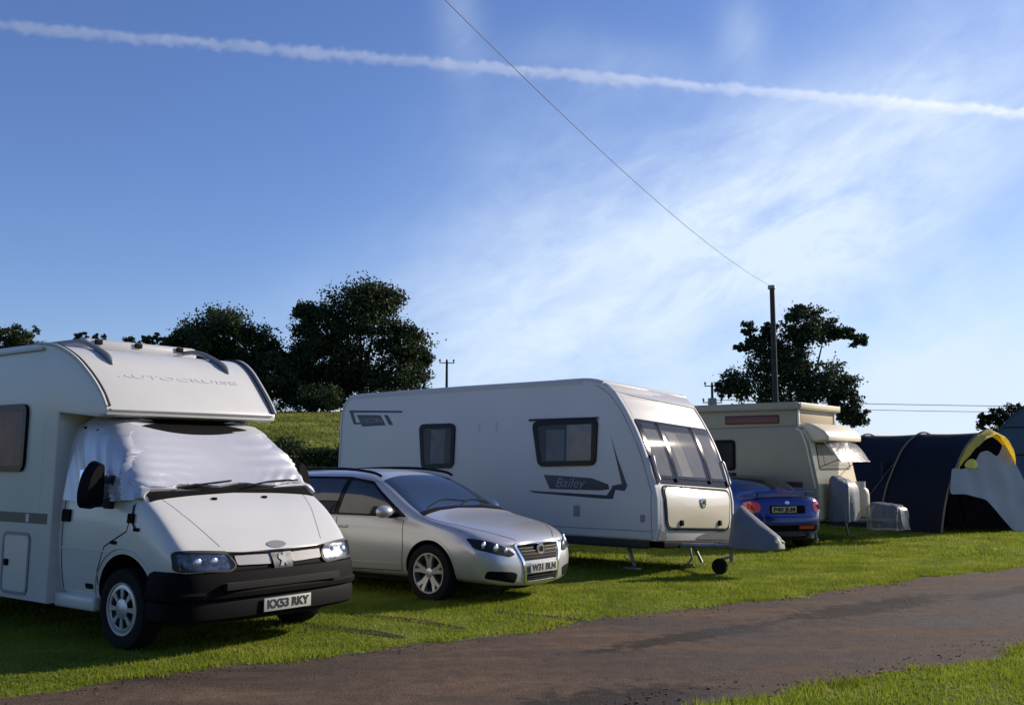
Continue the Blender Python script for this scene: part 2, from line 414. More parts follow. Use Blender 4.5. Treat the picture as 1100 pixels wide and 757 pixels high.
# ================================================================== motorhome
def podw(x):
    q = min(1, max(0, (x+1.45)/1.0)); return 1-.125*q*q*(3-2*q)
def motorhome():
    t = thing('motorhome', 'white coachbuilt motorhome with a silver cover over its cab windows, nearest the camera', 'motorhome', (-2.68, 9.58, 0), RZ)
    # --- cab
    st = []
    def S_(x, y, z): return list(zip(x, y, z))
    Y0 = [.90, .96, 1.0, .995, .975, .935, .86, .52, 0]
    Z0 = [.28, .42, .75, 1.05, 1.24, 1.60, 1.96, 2.01, 2.02]
    for x in (-1.3, -1.0, -.72): st.append(S_([x]*9, Y0, Z0))
    st.append(S_([-.52]*4+[-.50, -.50, -.48, -.52, -.54], Y0, [.28,.42,.75,1.05,1.24,1.58,1.90,1.94,1.95]))
    st.append(S_([-.2]*4+[-.12, -.16, -.14, -.22, -.25], [.90,.96,1.0,.995,.972,.94,.895,.52,0], [.28,.42,.75,1.05,1.23,1.42,1.60,1.645,1.655]))
    st.append(S_([.1, .1, .1, .1, .16, .14, .16, .06, .02], [.90,.96,1.0,.99,.965,.945,.91,.52,0], [.28,.42,.75,1.05,1.20,1.24,1.265,1.31,1.325]))
    st.append(S_([.3, .3, .3, .31, .36, .36, .36, .35, .34], [.90,.96,.995,.985,.965,.94,.88,.50,0], [.28,.42,.75,.98,1.09,1.14,1.165,1.20,1.21]))
    st.append(S_([.5, .5, .52, .54, .58, .60, .60, .62, .63], [.90,.95,.985,.975,.95,.92,.84,.48,0], [.28,.42,.70,.84,.89,.93,.945,.965,.97]))
    st.append(S_([.66, .68, .70, .70, .69, .70, .71, .74, .75], [.87,.91,.945,.94,.925,.89,.79,.46,0], [.28,.42,.62,.72,.78,.82,.835,.86,.865]))
    st.append(S_([.76, .78, .79, .78, .74, .745, .75, .78, .79], [.78,.82,.84,.84,.83,.80,.70,.40,0], [.28,.42,.60,.70,.77,.795,.815,.83,.835]))
    st.append(S_([.80, .83, .84, .83, .78, .785, .79, .80, .81], [.50]*6+[.44, .26, 0], [.28,.42,.60,.70,.77,.79,.80,.81,.815]))
    st.append(S_([.82, .85, .86, .85, .80, .80, .80, .81, .815], [0]*9, [.28,.42,.60,.70,.77,.79,.80,.81,.81]))
    cab = gridbody(st, 3, [(0, .36, .43, .58, 1.4), (0, .36, .43, -1.4, -.58)])
    link('cab', cab, t)
    B = bvh_of(cab)
    # --- coach body with overcab pod
    lo = .30
    nose = catmull([(-1.42, 2.665), (-1.16, 2.63), (-.92, 2.52), (-.72, 2.36), (-.55, 2.19), (-.44, 2.05), (-.44, 1.985)], 5)
    prof = [(-5.15, lo), (-5.22, 2.45), (-5.14, 2.62), (-4.98, 2.69)] + nose + [(-.56, 1.965), (-1.06, 2.015), (-1.06, lo)]
    bm = prism(prof, -1.085, 1.085, .055, 4)
    for v in bm.verts:
        if v.co.z > 1.9: v.co.y *= podw(v.co.x)
    bme = bpy.data.meshes.new('coach_body'); bmesh.ops.recalc_face_normals(bm, faces=bm.faces); bm.to_mesh(bme); bm.free(); smooth(bme, 35)
    link('coach_body', bme, t, 'white'); Bb = bvh_of(bme)
    # raised front panel edging along the pod
    for s in (-1, 1):
        bm = bmesh.new()
        pts = [(x+.012, s*1.045*podw(x), z+.012) for x, z in catmull([(-1.42, 2.665), (-1.16, 2.63), (-.92, 2.52), (-.72, 2.36), (-.55, 2.19), (-.445, 2.05)], 6)]
        tube(bm, pts, .011, 6)
        obj('edge_moulding', bm, 'darkgrey', t)
        bm = bmesh.new(); tube(bm, [(x+.004, y+s*.035, z-.005) for x, y, z in pts], .016, 6); obj('edge_trim', bm, 'white', t)
    bm = bmesh.new(); tube(bm, [(-.425, y, 2.03) for y in (-.91, 0, .91)], .010, 6); obj('pod_lip', bm, 'lightgrey', t)
    # faint lettering on the pod
    lt = text_bm('AUTOCRUISE', .062, bold=.0003, depth=.0006)
    xs = [v.co.x for v in lt.verts]; k = 1.36/(max(xs)-min(xs))
    for v in lt.verts:
        v.co.x *= k
    for v in lt.verts:
        y, z, dz = v.co.x, 2.36+v.co.y*.8, v.co.z
        h, n = _proj(Bb, 'x', 1, y, z); v.co = h+n*(.003+dz)
    obj('pod_lettering', lt, 'emboss', t)
    # roof: rails, vent
    for y in (-.66, .66):
        bm = bmesh.new()
        tube(bm, catmull([(-3.9, y, 2.70), (-3.3, y, 2.735), (-1.75, y, 2.735), (-1.38, y, 2.72), (-1.1, y, 2.635), (-.92, y, 2.55), (-.84, y, 2.47)], 5), [.024]*14+[.026]*10+[.03, .03, .028, .024, .02, .014, .008], 8)
        obj('roof_rail', bm, 'midgrey', t)
    for x in (-3.3, -2.2):
        bm = bmesh.new(); tube(bm, [(x, -.66, 2.75), (x, .66, 2.75)], .02, 8); obj('roof_crossbar', bm, 'midgrey', t)
    bm = bmesh.new(); bxv(bm, -2.15, -1.62, -.50, .84, 2.66, 2.80, .05); obj('roof_vent', bm, 'lightgrey', t)
    for y in (-.35, .10, .60): obj('vent_catch', box(-1.625, -1.60, y-.04, y+.04, 2.74, 2.79, .006), 'black', t)
    # side stripe, window, lockers
    for s in (-1, 1):
        y = s
        obj('side_stripe', wrap(Bb, [(-5.1, 1.045), (-1.95, 1.0), (-1.13, 1.0), (-1.13, 1.095), (-1.95, 1.095), (-5.1, 1.12)], 'y', s, .002, .002, .4), 'decal', t)
        obj('stripe_bar', wrap(Bb, [(-1.50, 1.01), (-1.44, 1.01), (-1.44, 1.085), (-1.50, 1.085)], 'y', s, .004, .003, .2), 'lightgrey', t)
        for (x0, x1) in ((-2.75, -1.60), (-4.5, -3.6)):
            P = rpoly([(x0, 1.50), (x1, 1.50), (x1-.0, 2.085), (x0, 2.085)], .07)
            f = panel_frame(Bb, P, .055, 'y', s, .032, .03, 'blackgloss', t, 'side_window')
            P2 = rpoly([(x0+.01, 1.51), (x1-.01, 1.51), (x1-.01, 2.075), (x0+.01, 2.075)], .06)
            obj('curtain', wrap(Bb, P2, 'y', s, .005, .004, .03, fn=lambda a, b: .004*math.sin(a*70)), 'curtain' if x1 > -2 else 'blindgrey', f)
            obj('pane', wrap(Bb, P2, 'y', s, .026, .003, .3), 'pane', f)
    for (x0, x1, z0, z1) in ((-1.86, -1.40, .36, .90), (-2.95, -2.12, .36, .90)):
        P = rpoly([(x0, z0), (x1, z0), (x1, z1), (x0, z1)], .07)
        d = obj('locker_door', wrap(Bb, P, 'y', -1, .008, .008, .3), 'white', t)
        obj('locker_frame', wline(Bb, P, .030, 'y', -1, .012, .1, None, True, .012), 'midgrey', d)
        obj('locker_catch', box(x0+.05 if x0 > -2 else x1-.11, x0+.11 if x0 > -2 else x1-.05, -1.11, -1.085, .60, .66, .006), 'black', d)
    obj('panel_seam', wline(Bb, [(-1.28, .32), (-1.28, 1.95)], .008, 'y', -1, .001), 'lightgrey', t)
    obj('awning_rail', box(-4.9, -1.3, -1.10, -1.07, 2.60, 2.63, .006), 'lightgrey', t)
    obj('skirt_step', box(-1.075, -.41, -1.01, -.86, .272, .40, .03), 'white', t)
    # cab detail
    for s in (-1, 1):
        obj('door_seam', wline(B, [(-.98, 1.24), (-1.0, .36), (-.42, .34), (-.42, .62), (-.30, .84), (.02, .98), (.10, 1.22)], .012, 'y', s, .001), 'black', t)
        obj('door_handle', wrap(B, rpoly([(-.99, 1.03), (-.86, 1.03), (-.86, 1.14), (-.99, 1.14)], .02), 'y', s, .02, .02), 'black', t)
        obj('waist_crease', wline(B, [(-1.0, .80), (.02, .80)], .014, 'y', s, .004), 'whitecab', t)
        obj('side_repeater', wrap(B, rpoly([(-.20, .865), (-.11, .865), (-.11, .895), (-.20, .895)], .01), 'y', s, .008, .01), 'black', t)
        obj('sill_badge', wrap(B, rpoly([(-.62, .46), (-.50, .46), (-.50, .505), (-.62, .505)], .015), 'y', s, .006, .01), 'black', t)
        obj('arch_lip', wline(B, [(math.cos(a)*.452, .36+math.sin(a)*.452) for a in [math.radians(d) for d in range(-8, 189, 7)]], .05, 'y', s, .012, .05, None, False, .02), 'whitecab', t)
        # windows beneath the cover
        obj('door_window', wrap(B, rpoly([(-.95, 1.27), (-.02, 1.27), (-.42, 1.86), (-.95, 1.88)], .05), 'y', s, .003, .004), 'glass', t)
        # mirror
        bm = bmesh.new()
        prof = rpoly([(-.64, 1.22), (-.42, 1.20), (-.36, 1.26), (-.36, 1.62), (-.48, 1.61), (-.60, 1.50), (-.66, 1.34)], .07)
        tt = bmesh.new()
        a = [tt.verts.new((-.34, s*(1.08+(-.36-x)*.62), z)) for x, z in prof]; b = [tt.verts.new((-.22, s*(1.085+(-.36-x)*.50), 1.40+(z-1.40)*.86)) for x, z in prof]
        tt.faces.new(a); tt.faces.new(list(reversed(b)))
        for i in range(len(a)): tt.faces.new((a[i], b[i], b[(i+1) % len(a)], a[(i+1) % len(a)]))
        bmesh.ops.translate(tt, verts=tt.verts, vec=(.03, 0, -.04))
        mir = obj('door_mirror', tt, 'black', t)
        bm = bmesh.new()
        bxv(bm, -.30, -.20, *sorted((s*.95, s*1.15)), 1.18, 1.25, .02); bxv(bm, -.29, -.22, *sorted((s*.95, s*1.14)), 1.38, 1.43, .015)
        bxv(bm, -.36, -.20, *sorted((s*.93, s*1.0)), 1.16, 1.45, .02)
        obj('mirror_arm', bm, 'darkgrey', mir)
        obj('mirror_glass', box(-.318, -.312, *sorted((s*1.10, s*1.24)), 1.22, 1.50, .002), 'chrome', mir)
        # headlight
        P = rpoly([(s*.94, .685), (s*.52, .662), (s*.47, .70), (s*.53, .805), (s*.94, .83)], .03)
        hl = obj('headlight', wrap(B, P, 'x', 1, .006, .02, .03), 'reflector', t)
        obj('headlight_lens', wrap(B, P, 'x', 1, .022, .006, .05), 'lens', hl)
        obj('headlight_rim', wline(B, P, .016, 'x', 1, .024, .03, None, True, .02), 'darkgrey', hl)
        for yy in (.66, .80):
            h, n = _proj(B, 'x', 1, s*yy, .745)
            bb = bmesh.new(); bmesh.ops.create_uvsphere(bb, u_segments=16, v_segments=10, radius=.042)
            bb.transform(Matrix.Translation(h+n*.0)@Matrix.Diagonal((.4, 1, 1, 1))); obj('lamp_bowl', bb, 'chrome', hl)
        h, n = _proj(B, 'z', 1, .25, s*.28)
        obj('washer_jet', box(h.x-.02, h.x+.02, h.y-.02, h.y+.02, h.z-.005, h.z+.018, .006), 'black', t)
        obj('bonnet_seam', wline(B, [(.16, s*.80), (.40, s*.72), (.72, s*.56)], .008, 'z', 1, .001), 'midgrey', t)
        obj('scuttle_bracket', wrap(B, rpoly([(.04, 1.05), (.12, 1.05), (.12, 1.13), (.04, 1.13)], .01), 'y', s, .02, .02), 'black', t)
        obj('bracket_foot', wrap(B, rpoly([(.13, .985), (.20, .985), (.20, 1.015), (.13, 1.015)], .01), 'y', s, .015, .02), 'black', t)
        obj('bracket_rod', wline(B, [(.09, 1.20), (.09, 1.07), (.16, .99)], .014, 'y', s, .01), 'black', t)
        # grille halves
        P = rpoly([(s*.46, .700), (s*.12, .690), (s*.10, .765), (s*.47, .785)], .02)
        obj('grille_bar', wrap(B, P, 'x', 1, .022, .03, .04), 'grillegrey', t)
    obj('grille_slot', wrap(B, [(-.52, .655), (.52, .655), (.53, .80), (-.53, .80)], 'x', 1, .008, .02, .04), 'black', t)
    obj('bonnet_edge', wline(B, [(-.70, .815), (-.4, .80), (0, .797), (.4, .80), (.70, .815)], .014, 'x', 1, .012), 'black', t)
    bd = obj('maker_badge', wrap(B, rpoly([(-.10, .64), (.10, .64), (.115, .785), (-.115, .785)], .03), 'x', 1, .034, .02, .03), 'decal', t)
    P = [(-.045, .665), (-.02, .70), (-.05, .72), (-.03, .755), (.0, .735), (.02, .765), (.05, .755), (.03, .725), (.055, .70), (.03, .695), (.035, .66), (.01, .69), (-.01, .665)]
    obj('badge_emblem', wrap(B, P, 'x', 1, .041, .004, .02), 'grillegrey', bd)
    obj('oval_badge', wrap(B, [(.105*math.cos(a), .848+.028*math.sin(a)) for a in [2*PI*i/20 for i in range(20)]], 'x', 1, .006, .01, .04), 'midgrey', t)
    # bumper
    half = [(.42, -1.012), (.52, -1.012), (.62, -.995), (.71, -.935), (.775, -.83), (.82, -.65), (.855, -.38), (.868, 0)]
    path = catmull(half + [(x, -y) for x, y in reversed(half[:-1])], 4)
    bp = obj('bumper', sweep(path, [(-.10, .27), (.0, .265), (.03, .29), (.035, .40), (.02, .435), (.05, .455), (.055, .49), (.035, .51), (.03, .60), (.015, .655), (-.03, .675), (-.10, .675)]), 'black', t, 30)
    # lower air slot
    obj('fog_slot', box(.865, .915, -.62, .62, .515, .575, .004), 'well', bp)
    # scuttle, wipers
    obj('scuttle', wrap(B, [(.0, -.87), (.22, -.90), (.18, -.45), (.155, 0), (.18, .45), (.22, .90), (.0, .87), (-.06, 0)], 'z', 1, .012, .012, .06), 'black', t)
    obj('header_panel', wrap(B, [(-.86, 1.66), (.86, 1.66), (.85, 1.975), (-.85, 1.975)], 'x', 1, .012, .004, .05), 'black', t)
    obj('windscreen', wrap(B, [(-.45, -.72), (.08, -.84), (-.02, 0), (.08, .84), (-.45, .72), (-.5, 0)], 'z', 1, .002, .002, .08), 'glass', t)
    for (a, b, c_) in (((.13, -.60), (.08, -.30), (.04, .04)), ((.13, .14), (.07, .45), (.07, .80))):
        bm = bmesh.new(); pts = []
        for q in catmull([a, b, c_], 8):
            h, n = _proj(B, 'z', 1, q[0], q[1]); pts.append(h+n*.045)
        tube(bm, pts, .008, 6); obj('wiper', bm, 'black', t)
    plate(t, 'number_plate', 'KX53 RKY', (.915, .02, .36), 0, ry=0)
    # running gear
    for y, s in ((-.90, -1), (.90, 1)):
        make_wheel(t, 0, y, s, .335, .20, .215, 'cap')
        make_wheel(t, -3.45, y, s, .335, .20, .215, 'cap')
        obj('rear_arch', wrap(Bb, [(-3.45+math.cos(a)*.44, .335+max(-.03, math.sin(a)*.44)) for a in [math.radians(d) for d in range(-4, 185, 9)]], 'y', s, .002, .002, .2), 'well', t)
    obj('underframe', box(-4.9, .60, -.70, .70, .20, .34, .02), 'well', t)
    return t, B, Bb
MH, MB, MBb = motorhome()

# silver cover strapped over the cab windows
def cab_cover(B):
    bm = bmesh.new()
    def folds(y, z):
        d = min(abs(y-.85), abs(y+.85))
        f = .005*math.sin(z*62+abs(y)*4+1.5*math.sin(y*5))*max(0, (y-.15))*1.5+.003*math.sin(z*80+y*3)*max(0, -y)
        f += .009*math.sin((z-1.3)*75+(y+.75)*24)*max(0, 1-abs(z-1.34)/.16)*max(0, min(1, (-y+.1)*1.6))
        f += .007*math.sin((z)*60-(y)*42)*max(0, 1-abs(z-1.36)/.12)*max(0, min(1, (y-.3)*2.2))
        f += .002*math.sin(y*5+z*3)
        return f
    # front sheet, its upper edge sagging in the middle and uncovering the top of the glass
    top = [(y, 1.925-.13*max(0, 1-abs((y-.02)/.84)**2.2)) for y in np.linspace(-.85, .85, 24)]
    bot = [(y, 1.335+.012*math.sin(y*11)) for y in np.linspace(.925, -.925, 24)]
    wrap(B, bot+[(-.925, 1.38), (-.90, 1.6)]+top+[(.90, 1.6), (.925, 1.38)], 'x', 1, .034, .03, .02, bm, fn=folds)
    D_ = .016
    for s in (-1, 1):
        def sf(x, z):
            u = x + (1.9-z)*-.42
            return .040*(1-abs(math.sin(u*19+math.sin(z*4)*.6)))**2 * max(.12, min(1, (x+.80)*2.5)) * max(.4, min(1, (1.97-z)*2.2)) + .010*math.sin(u*15+1)
        P = [(-.97, 1.22), (-.5, 1.20), (.17, 1.245), (.02, 1.44), (-.20, 1.70), (-.40, 1.93), (-.93, 1.95)]
        wrap(B, P, 'y', s, .030, .03, .02, bm, fn=sf)
    o = obj('cab_cover', bm, 'foil', None, 60)
    o.location = (-2.68, 9.58, 0); o.rotation_euler = (0, 0, RZ)
    tag(o, 'wrinkled silver thermal cover strapped over the motorhome windscreen and cab doors', 'windscreen cover')
cab_cover(MB)

# ================================================================== silver estate car
def estate():
    t = thing('estate_car', 'silver estate car parked between the motorhome and the long white caravan', 'car', (-.40, 12.50, -.015), RZ)
    def S_(x, y, z): return list(zip(x if isinstance(x, list) else [x]*9, y, z))
    Yb = [.78, .87, .91, .905, .88, .82, .70, .43, 0]
    Zb = [.20, .30, .55, .78, .915, 1.15, 1.37, 1.44, 1.465]
    st = []
    st.append(S_([-3.74, -3.78, -3.80, -3.78, -3.74, -3.60, -3.40, -3.36, -3.35], [0]*9, [.25, .34, .55, .78, .92, 1.15, 1.33, 1.38, 1.39]))
    st.append(S_([-3.70, -3.75, -3.77, -3.75, -3.71, -3.57, -3.36, -3.32, -3.31], [.45, .5, .5, .5, .5, .46, .40, .25, 0], [.25, .34, .55, .78, .92, 1.15, 1.335, 1.385, 1.395]))
    st.append(S_([-3.55, -3.6, -3.62, -3.6, -3.58, -3.45, -3.26, -3.2, -3.2], [.70, .77, .80, .79, .77, .70, .58, .34, 0], [.22, .32, .55, .78, .92, 1.15, 1.345, 1.40, 1.41]))
    st.append(S_(-3.15, [.76, .85, .885, .875, .85, .77, .62, .38, 0], [.2, .3, .55, .78, .925, 1.15, 1.36, 1.425, 1.44]))
    st.append(S_(-2.3, Yb, [.20, .30, .55, .78, .92, 1.17, 1.41, 1.47, 1.49]))
    st.append(S_(-1.5, Yb, [.20, .30, .55, .78, .915, 1.17, 1.415, 1.475, 1.495]))
    st.append(S_([-.92, -.92, -.92, -.92, -.90, -.92, -.98, -1.03, -1.05], Yb, [.20, .30, .55, .775, .91, 1.15, 1.385, 1.435, 1.45]))
    st.append(S_([-.55, -.55, -.55, -.55, -.50, -.52, -.60, -.68, -.70], [.78, .87, .91, .905, .88, .84, .755, .45, 0], [.20, .30, .55, .77, .905, 1.02, 1.165, 1.215, 1.23]))
    st.append(S_([-.2, -.2, -.2, -.2, -.12, -.11, -.16, -.27, -.31], [.78, .87, .91, .905, .87, .835, .775, .43, 0], [.20, .30, .55, .76, .885, .915, .940, .975, .985]))
    st.append(S_([.1, .1, .1, .1, .12, .13, .12, .07, .05], [.78, .87, .91, .90, .865, .83, .76, .42, 0], [.20, .30, .55, .74, .835, .875, .895, .925, .93]))
    st.append(S_([.4, .4, .4, .4, .42, .43, .43, .43, .43], [.78, .865, .90, .89, .85, .81, .72, .41, 0], [.20, .30, .53, .69, .775, .82, .84, .865, .87]))
    st.append(S_([.60, .61, .61, .60, .60, .62, .64, .67, .68], [.74, .83, .87, .86, .82, .77, .66, .39, 0], [.19, .29, .50, .64, .71, .755, .775, .795, .80]))
    st.append(S_([.74, .76, .76, .74, .71, .73, .77, .80, .815], [.68, .77, .81, .80, .77, .72, .60, .37, 0], [.18, .28, .47, .595, .65, .69, .71, .73, .735]))
    st.append(S_([.85, .87, .87, .84, .80, .82, .845, .865, .875], [.56, .63, .67, .67, .64, .59, .49, .31, 0], [.18, .27, .45, .57, .62, .65, .665, .675, .68]))
    st.append(S_([.91, .93, .93, .90, .865, .875, .885, .895, .90], [.30, .35, .38, .38, .36, .33, .29, .18, 0], [.18, .27, .45, .57, .615, .635, .645, .652, .655]))
    st.append(S_([.93, .95, .95, .92, .885, .892, .898, .902, .904], [0]*9, [.18, .27, .45, .57, .613, .63, .638, .643, .646]))
    body = gridbody(st, 3, [(0, .33, .365, .60, 1.3), (0, .33, .365, -1.3, -.60), (-2.71, .33, .365, .60, 1.3), (-2.71, .33, .365, -1.3, -.60)], ('silver', 'well'))
    link('body', body, t); B = bvh_of(body)
    obj('windscreen', wrap(B, [(-.26, -.76), (-.98, -.63), (-1.03, -.3), (-1.04, 0), (-1.03, .3), (-.98, .63), (-.26, .76), (-.34, .40), (-.365, 0), (-.34, -.40)], 'z', 1, .004, .008, .05), 'glass', t)
    for s in (-1, 1):
        sw = obj('window_surround', wrap(B, rpoly([(-.38, .935), (-1.08, 1.335), (-1.5, 1.385), (-2.4, 1.385), (-3.05, 1.34), (-3.38, 1.02), (-3.2, .945), (-1.8, .93)], .04), 'y', s, .007, .012, .04), 'blackgloss', t)
        for P in ([(-.50, .955), (-1.05, 1.295), (-1.42, 1.345), (-1.50, .955)], [(-1.58, .955), (-1.51, 1.35), (-2.42, 1.35), (-2.50, .96)], [(-2.57, .965), (-2.49, 1.345), (-3.0, 1.31), (-3.25, 1.03), (-3.15, .975)]):
            obj('side_window', wrap(B, rpoly(P, .03), 'y', s, .014, .006, .04), 'glass', sw)
        obj('window_chrome', wline(B, [(-.36, .925), (-1.8, .918), (-3.2, .935)], .016, 'y', s, .006), 'lightgrey', t)
        bm = bmesh.new(); pts = []
        for q in catmull([(-1.0, 1.40), (-1.15, 1.445), (-1.6, 1.485), (-2.3, 1.485), (-2.9, 1.455), (-3.2, 1.40)], 6): pts.append((q[0], s*(.66), q[1]))
        tube(bm, pts, .018, 8); obj('roof_rail', bm, 'blackgloss', t)
        for x in (-1.55,): pass
        obj('door_seam', wline(B, [(-.42, .90), (-.40, .60), (-.44, .32), (-1.46, .30), (-1.52, .60), (-1.53, .92)], .009, 'y', s, .001), 'black', t)
        obj('rear_door_seam', wline(B, [(-1.54, .30), (-2.28, .30), (-2.42, .62), (-2.56, .74), (-2.58, .92)], .009, 'y', s, .001), 'black', t)
        obj('side_moulding', wline(B, [(-.46, .40), (-1.44, .385)], .018, 'y', s, .006), 'silver', t)
        obj('sill', wline(B, [(-.40, .225), (-2.32, .225)], .07, 'y', s, .006), 'darkgrey', t)
        for x in (-1.42, -2.4):
            bm = bmesh.new(); tube(bm, [(x+.09, s*.90, .795), (x+.05, s*.93, .80), (x-.07, s*.93, .80), (x-.10, s*.90, .795)], .014, 8); obj('door_handle', bm, 'silver', t)
        # mirror
        bm = bmesh.new(); bmesh.ops.create_uvsphere(bm, u_segments=20, v_segments=12, radius=1)
        for v in bm.verts:
            if v.co.x < 0: v.co.x *= .35
        bm.transform(Matrix.Translation((-.60, s*1.02, 1.0))@Matrix.Diagonal((.10, .125, .075, 1)))
        mr = obj('door_mirror', bm, 'silver', t)
        bm = bmesh.new(); bxv(bm, -.62, -.52, *sorted((s*.84, s*.98)), .925, .965, .012); obj('mirror_foot', bm, 'black', mr)
        # headlight
        P = rpoly([(s*.845, .615), (s*.70, .565), (s*.52, .525), (s*.44, .55), (s*.56, .635), (s*.70, .695), (s*.845, .735)], .03)
        hl = obj('headlight', wrap(B, P, 'x', 1, .004, .012, .03), 'black', t)
        for yy, zz, r in ((.665, .62, .05), (.56, .59, .036), (.77, .655, .045)):
            h, n = _proj(B, 'x', 1, s*yy, zz)
            bb = bmesh.new(); bmesh.ops.create_uvsphere(bb, u_segments=20, v_segments=10, radius=r)
            bb.transform(Matrix.Translation(h+n*.002)@Matrix.Diagonal((.35, 1, 1, 1))); obj('lamp_bowl', bb, 'chrome', hl)
        obj('headlight_lens', wrap(B, P, 'x', 1, .026, .006, .05), 'lens', hl)
        P = rpoly([(s*.78, .30), (s*.46, .235), (s*.43, .335), (s*.50, .36), (s*.78, .385)], .03)
        obj('fog_slot', wrap(B, P, 'x', 1, .004, .01, .04), 'black', t)
        obj('bonnet_seam', wline(B, [(-.16, s*.79), (.2, s*.755), (.5, s*.665), (.72, s*.50), (.83, s*.36)], .009, 'z', 1, .001), 'black', t)
        obj('arch_lip', wline(B, [(math.cos(a)*.378, .33+math.sin(a)*.378) for a in [math.radians(d) for d in range(0, 181, 6)]], .025, 'y', s, .006, .05, None, False, .012), 'silver', t)
        for x in (0, -2.71): make_wheel(t, x, s*.80, s, .325, .215, .222, 'star')
    # front: shield-shaped grille, number plate, lower intake
    P = [(-.37, .645), (-.345, .55), (-.30, .47), (.30, .47), (.345, .55), (.37, .645), (0, .648)]
    g = obj('grille', wrap(B, P, 'x', 1, .004, .01, .03), 'black', t)
    for z in (.50, .535, .57, .605): obj('grille_slat', wline(B, [(-.325-(z-.5)*.3, z), (.325+(z-.5)*.3, z)], .005, 'x', 1, .009, .04, None, False, .01), 'darkgrey', g)
    shield = [(-.41, .66), (-.385, .56), (-.335, .45), (-.31, .33), (-.30, .25), (-.27, .225), (.27, .225), (.30, .25), (.31, .33), (.335, .45), (.385, .56), (.41, .66)]
    obj('grille_surround', wline(B, shield, .030, 'x', 1, .012, .03, None, False, .015), 'chrome', t)
    obj('bonnet_lip', wline(B, [(-.41, .655), (-.2, .662), (.2, .662), (.41, .655)], .02, 'x', 1, .010, .03, None, False, .012), 'silver', t)
    obj('lower_intake', wrap(B, [(-.27, .245), (.27, .245), (.285, .32), (-.285, .32)], 'x', 1, .004, .01, .04), 'black', t)
    for z in (.265, .29): obj('intake_slat', wline(B, [(-.27, z), (.27, z)], .006, 'x', 1, .01, .04), 'darkgrey', t)
    bm = bmesh.new(); lathe(bm, [(.072, 0), (.077, .012), (.064, .024), (.058, .018), (.001, .020)], 28, 'x', (.905, 0, .585)); bd = obj('maker_badge', bm, 'chrome', t)
    bm = bmesh.new()
    tube(bm, [(.928, -.035, .605), (.928, -.018, .56), (.928, 0, .585), (.928, .018, .56), (.928, .035, .605)], .005, 6)
    tube(bm, [(.928, -.016, .615), (.928, 0, .592), (.928, .016, .615)], .005, 6); obj('badge_letters', bm, 'decal', bd)
    plate(t, 'number_plate', 'W31 BLN', (.965, .0, .385), 0)
    bm = bmesh.new(); tube(bm, [(-3.0, 0, 1.44), (-3.12, 0, 1.58)], [.006, .003], 6); obj('aerial', bm, 'black', t)
    for P in ([(-.34, -.55), (-.50, -.1), (-.44, .30)], [(-.37, .1), (-.47, .4), (-.37, .66)]):
        bm = bmesh.new(); pts = []
        for q in catmull(P, 8):
            h, n = _proj(B, 'z', 1, q[0], q[1]); pts.append(h+n*.012)
        tube(bm, pts, .005, 6); obj('wiper', bm, 'black', t)
    obj('scuttle', wrap(B, [(-.26, -.77), (-.17, -.79), (-.27, -.40), (-.31, 0), (-.27, .40), (-.17, .79), (-.26, .77), (-.35, .40), (-.375, 0), (-.35, -.40)], 'z', 1, .003, .004, .05), 'black', t)
    obj('rear_window', wrap(B, rpoly([(-.56, 1.0), (.56, 1.0), (.46, 1.32), (-.46, 1.32)], .05), 'x', -1, .004, .01, .06), 'glass', t)
    for s in (-1, 1): obj('tail_light', wrap(B, rpoly([(s*.55, .78), (s*.80, .80), (s*.80, .94), (s*.55, .93)], .03), 'x', -1, .008, .01, .04), 'redlens', t)
    obj('underbody', box(-3.5, .75, -.66, .66, .17, .26, .02), 'well', t)
estate()

